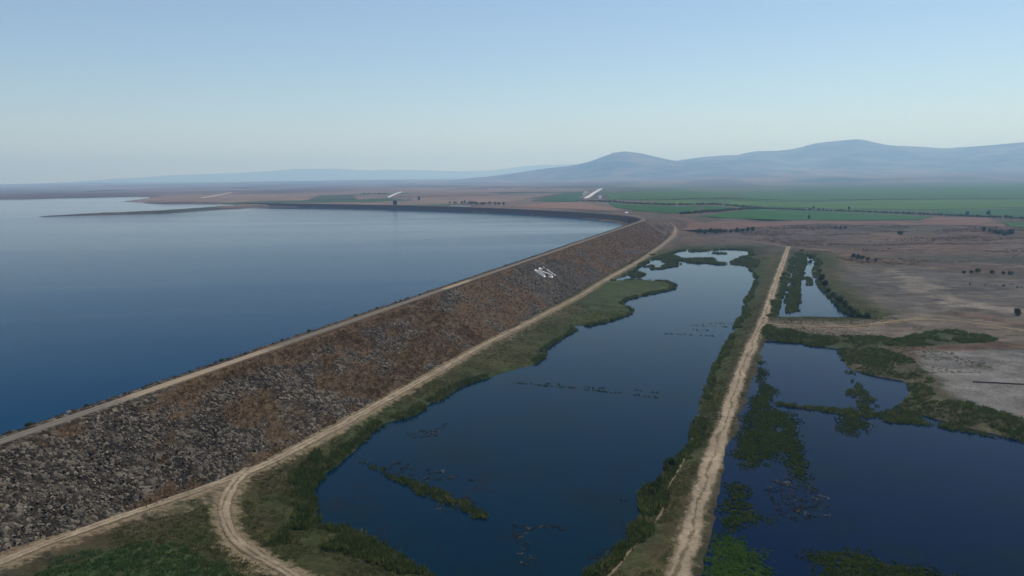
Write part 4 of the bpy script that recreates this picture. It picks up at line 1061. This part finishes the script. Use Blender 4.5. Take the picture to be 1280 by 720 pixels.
# tree lines on the land beyond the reservoir
for nm, lb in (('tree_line_a', 'dark tree clump on the bank behind the long low white wall'), ('tree_line_b', 'long dark tree line far beyond the reservoir spit'), ('tree_line_c', 'short tree line near the far reservoir inlet'), ('tree_line_d', 'tree line across the brown land behind the intake tower')):
    L = resample(PLAN[nm], 9.0, 1); L = np.repeat(L, 2, 0) + rng.normal(0, 7, (len(L) * 2, 2))
    scatter('tree_line', on_ground(L, False), SHRUB, rng.uniform(1.4, 3.0, len(L)), .1, None, .25, lb, 'trees')
# scrub over the dry plain
q = rng.uniform((260, 420), (900, 1030), (60000, 2))
q = q[(fbm(q[:, 0] * .5, q[:, 1] * 1.2, 45, 5, 261) > .2) & (sdf(PLAN['grey_plain'], q[:, 0], q[:, 1]) > 0)]
q = q[(sdf(PLAN['wedge_pond'], q[:, 0], q[:, 1]) > 2) & (sdf(PLAN['field_reddish'], q[:, 0], q[:, 1]) > 4)]
scatter('scrub', on_ground(q, True), BRUSH, rng.uniform(.8, 1.9, len(q)), .15, None, .3, 'scattered low brown scrub over the dry plain', 'scrub')

q = rng.uniform((270, 430), (900, 1030), (9000, 2))
q = q[(fbm(q[:, 0] * .45, q[:, 1] * 1.3, 50, 5, 271) > .42) & (sdf(PLAN['wedge_pond'], q[:, 0], q[:, 1]) > 2) & (sdf(PLAN['field_reddish'], q[:, 0], q[:, 1]) > 4)]
scatter('scrub', on_ground(q, True), SHRUB, rng.uniform(.3, .8, len(q)), .15, None, .3, 'small dark green shrubs dotted along damp hollows of the plain', 'scrub')

# ------------------------------------------------------------------ single bushes and trees
def stem_mesh(h, r, seed, nb=4):
    rr = np.random.default_rng(seed); V, Fc = [], []
    def tube(a, b, ra, rb):
        d = (b - a) / np.linalg.norm(b - a); s1 = np.cross(d, (0, .3, 1.0) if abs(d[2]) < .9 else (1, 0, 0)); s1 /= np.linalg.norm(s1); s2 = np.cross(d, s1); k = len(V)
        for p, r_ in ((a, ra), (b, rb)):
            for j in range(5):
                an = j * 2 * math.pi / 5; V.append(p + (s1 * math.cos(an) + s2 * math.sin(an)) * r_)
        for j in range(5): Fc.append((k + j, k + (j + 1) % 5, k + 5 + (j + 1) % 5, k + 5 + j))
    top = np.array([0, 0, h * .5]); tube(np.array([0, 0, -.2]), top, r, r * .7)
    for i in range(nb):
        a = i * 6.283 / nb + rr.uniform(-.4, .4); tube(top, np.array([math.cos(a) * h * .35, math.sin(a) * h * .35, h * rr.uniform(.7, .95)]), r * .6, r * .2)
    return np_mesh('stem', V, Fc, M['bark'])
bush_f = [leaves(340, 1.0, 1.5, .2, M['bush'], 'foliage', 300 + i, .35) for i in range(4)]
bush_s = [stem_mesh(1.3, .07, 310 + i) for i in range(4)]
tree_f = [leaves(420, 1.9, 4.4, .34, M['bush'], 'crown', 320 + i, .35) for i in range(3)]
for m_ in tree_f:
    for v in m_.vertices: v.co.z += 1.1
tree_s = [stem_mesh(4.4, .2, 330 + i, 5) for i in range(3)]
def plant(name, parts, x, y, k, label, cat, group):
    e = empty(name, (x, y, max(float(ground_z(x, y)), 0.0)), random.uniform(0, 6.28)); e.scale = (k, k, k * random.uniform(.85, 1.15))
    tag(e, label, cat, group)
    for nm, me in parts: obj(nm, me, e)
def bushes(key, label, group, k0, k1):
    for i, (x, y) in enumerate(PLAN[key]):
        j = random.randrange(4)
        plant('bush', (('foliage', bush_f[j]), ('stem', bush_s[j])), x, y, random.uniform(k0, k1), label, 'bush', group)
bushes('bushes_wedge', 'round dark bush in the line along the wedge pond shore', 'bushes along the wedge pond', 1.7, 2.6)
bushes('bushes_row', 'dark bush in the row below the reddish ploughed field', 'bushes in the row below the ploughed field', 2.4, 3.8)
bushes('bushes_plain', 'dark bush in the short row on the dry plain behind the wedge pond', 'bushes on the dry plain', 1.6, 2.4)
bushes('bushes_grove', 'bush of the dark grove on the low brown mound', 'bushes of the mound grove', 2.8, 4.2)
bushes('bushes_east', 'low bush along the gully on the brown plain', 'bushes along the gully', 1.2, 2.0)
bushes('bushes_hollow', 'bush in the hollow among the dark hummocks', 'bushes among the hummocks', 2.0, 3.2)
bushes('bushes_dike', 'leafy bush leaning over the water from the dike shore', 'bushes on the dike shore', 1.3, 1.9)
bushes('bush_lone', 'lone bush on the grey plain above the pale bank', None, 2.0, 2.2)
s_list = [118, 131, 150, 163, 178, 204, 222, 251, 268, 300, 322, 351, 390, 424, 470]
for s in s_list:
    p = U * (s + random.uniform(-4, 4)) + N * (T0 - HALF - .9)
    j = random.randrange(4)
    e = empty('bush', (p[0], p[1], CREST - .5), random.uniform(0, 6)); k = random.uniform(.45, .85); e.scale = (k, k, k * .8)
    tag(e, 'tiny bush rooted on the reservoir edge of the dam crest', 'bush', 'bushes on the dam crest')
    obj('foliage', bush_f[j], e); obj('stem', bush_s[j], e)
tl = ['single tree standing just behind the long hedge', 'single tree standing just behind the long hedge', 'single tree at the edge of the reddish ploughed field',
      'single tree in the dark bluish green field', 'single tree growing out of the long hedge']
for i, (x, y) in enumerate(PLAN['field_trees']):
    plant('tree', (('crown', tree_f[i % 3]), ('trunk', tree_s[i % 3])), x, y, random.uniform(1.2, 1.7), tl[i], 'tree', 'trees behind the hedge' if i < 2 else None)

# rows of dark tufts standing in the long pond
tuft_me = [blades(22, .5, .8, .14, .5, M['bush'], 'water_tuft', .3, 400 + i) for i in range(4)]
row_names = {'a': 'longest broken row', 'b': 'longest broken row', 'c': 'longest broken row', 'd': 'shorter pair of rows', 'e': 'shorter pair of rows',
             'f': 'far cluster of rows', 'g': 'far cluster of rows', 'h': 'far cluster of rows', 'i': 'far cluster of rows'}
for k, nm in row_names.items():
    L = resample(PLAN['row_' + k], 1.3 if k in 'abcde' else 1.7, 0)
    for (x, y) in L:
        if random.random() < .16: continue
        o = obj('water_tuft', tuft_me[random.randrange(4)]); q = random.uniform(.45, .95)
        o.location = (x + random.gauss(0, .35), y + random.gauss(0, .45), 0); o.scale = (q * 1.15, q, q * .8); o.rotation_euler = (0, 0, random.uniform(0, 6))
        tag(o, 'dark plant tuft in the %s standing in the long pond' % nm, 'plant tuft', 'tufts in the %s' % nm)

# ------------------------------------------------------------------ small buildings
def house(name, x, y, w, d, h, rz, wall, label, cat='building', roof=None, rh=1.6, wins=3, base_z=None):
    e = tag(empty(name, (x, y, float(ground_z(x, y)) if base_z is None else base_z), rz), label, cat)
    bm = bmesh.new(); box_bm(bm, -w / 2, w / 2, -d / 2, d / 2, -.5, h); bm_obj('wall', bm, wall, e)
    bm = bmesh.new()
    o = .35
    if rh > 0:
        v = [bm.verts.new(p) for p in ((-w / 2 - o, -d / 2 - o, h + .003), (w / 2 + o, -d / 2 - o, h + .003), (w / 2 + o, d / 2 + o, h + .003), (-w / 2 - o, d / 2 + o, h + .003), (-w / 2 - o, 0, h + rh), (w / 2 + o, 0, h + rh))]
        for f in ((0, 3, 2, 1), (0, 1, 5, 4), (2, 3, 4, 5), (0, 4, 3), (1, 2, 5)): bm.faces.new([v[i] for i in f])
    else:
        box_bm(bm, -w / 2 - o, w / 2 + o, -d / 2 - o, d / 2 + o, h + .003, h + .5)
    bm_obj('roof', bm, roof or M['roof'], e)
    for i in range(wins):
        cx = (i + .5) / wins * w - w / 2; bm = bmesh.new()
        box_bm(bm, cx - .5, cx + .5, -d / 2 - .06, -d / 2 + .1, h * .4, h * .75); bm_obj('window', bm, M['glass'], e)
    bm = bmesh.new(); box_bm(bm, -.5 - w * .3, .5 - w * .3, d / 2 - .1, d / 2 + .06, 0, 2.1); bm_obj('door', bm, M['bark'], e)
    return e
x, y = PLAN['tower_spot'][0]
e = tag(empty('intake_tower', (x, y, 12.0), .1), 'dark square intake tower standing at the far edge of the reservoir', 'tower')
bm = bmesh.new(); box_bm(bm, -3.6, 3.6, -3.6, 3.6, 0, 11); bm_obj('tower_shaft', bm, M['darkwall'], e)
bm = bmesh.new(); box_bm(bm, -4.4, 4.4, -4.4, 4.4, 11.003, 11.6); box_bm(bm, -3.4, 3.4, -3.4, 3.4, 11.603, 15); bm_obj('gate_house', bm, M['darkwall'], e)
bm = bmesh.new(); box_bm(bm, -3.8, 3.8, -3.8, 3.8, 15.003, 15.5); bm_obj('roof', bm, M['concrete'], e)
for s_ in (-1.6, 1.6):
    bm = bmesh.new(); box_bm(bm, s_ - .6, s_ + .6, -3.46, -3.3, 12.3, 14); bm_obj('window', bm, M['glass'], e)
x, y = PLAN['spots_white'][0]
house('control_building', x, y, 11, 8, 5.0, .15, M['white'], 'small white building behind the intake tower', roof=M['concrete'], rh=0)
house('shed', x + 22, y + 4, 5, 7, 8.5, .15, M['darkwall'], 'narrow dark shed beside the small white building', roof=M['darkwall'], rh=1.2, wins=1)
labels = ['white pump house beside the canal, next to its white twin', 'white pump house beside the canal, next to its white twin', 'white farm building across the canal from the pump houses', 'lone white hut at the corner of the green field', 'low pale barn on the bare canal bank']
for i, (x, y) in enumerate(PLAN['spots_pump']):
    e = house('pump_house' if i < 2 else 'farm_building', x, y, (6, 6, 15, 5, 9)[i], (5, 5, 7, 5, 6)[i], (4, 4, 4, 4.5, 3)[i], .3 + i * .2, M['white'], labels[i], roof=M['concrete'] if i != 3 else M['roof'])
    if i < 2: e['group'] = 'pump houses by the canal'
x, y = PLAN['crest_hut'][0]
house('gauge_hut', x, y, 3.4, 3.4, 3.0, .2, M['white'], 'tiny white hut on the far end of the dam crest', 'hut', M['white'], .8, 1)
(ax, ay), (bx, by) = PLAN['white_apron']
e = tag(empty('boat_ramp_wall', ((ax + bx) / 2, (ay + by) / 2, float(ground_z((ax + bx) / 2, (ay + by) / 2))), math.atan2(by - ay, bx - ax)), 'long low white wall on the far reservoir bank', 'wall')
bm = bmesh.new(); box_bm(bm, -21, 3, -1.5, 1.5, -.5, 1.7); bm_obj('wall_section', bm, M['white'], e)
bm = bmesh.new(); box_bm(bm, 5, 20, -1.5, 1.5, -.5, 1.4); bm_obj('wall_section', bm, M['white'], e)
# dark pipe across the mud flat
L = resample(PLAN['dark_pipe'], 1.5, 0); V, Fc = [], []
for i, (x, y) in enumerate(L):
    z = float(ground_z(x, y)) + .28
    for j in range(8):
        a = j * math.pi / 4; V.append((x, y + .22 * math.cos(a), z + .22 * math.sin(a)))
    if i:
        for j in range(8):
            k = (i - 1) * 8; Fc.append((k + j, k + (j + 1) % 8, k + 8 + (j + 1) % 8, k + 8 + j))
tag(obj('pipe', np_mesh('pipe', V, Fc, M['pipe'], True)), 'thin dark pipe lying straight across the pale mud flat', 'pipe')

# ------------------------------------------------------------------ haze
t = bpy.data.materials.new('haze_air'); t.use_nodes = True; nt = t.node_tree
for n_ in list(nt.nodes): nt.nodes.remove(n_)
pv = nt.nodes.new('ShaderNodeVolumePrincipled'); mo = nt.nodes.new('ShaderNodeOutputMaterial')
pv.inputs['Color'].default_value = (0.39, 0.63, 1.0, 1); pv.inputs['Absorption Color'].default_value = (0.66, 0.87, 1, 1); pv.inputs['Density'].default_value = 1.2e-4; pv.inputs['Anisotropy'].default_value = 0.35
nt.links.new(pv.outputs[0], mo.inputs['Volume'])
bm = bmesh.new(); box_bm(bm, -34000, 34000, -4000, 34000, -8, 900)
tag(bm_obj('haze', bm, t), 'pale summer haze over the whole plain', 'haze', kind='stuff')
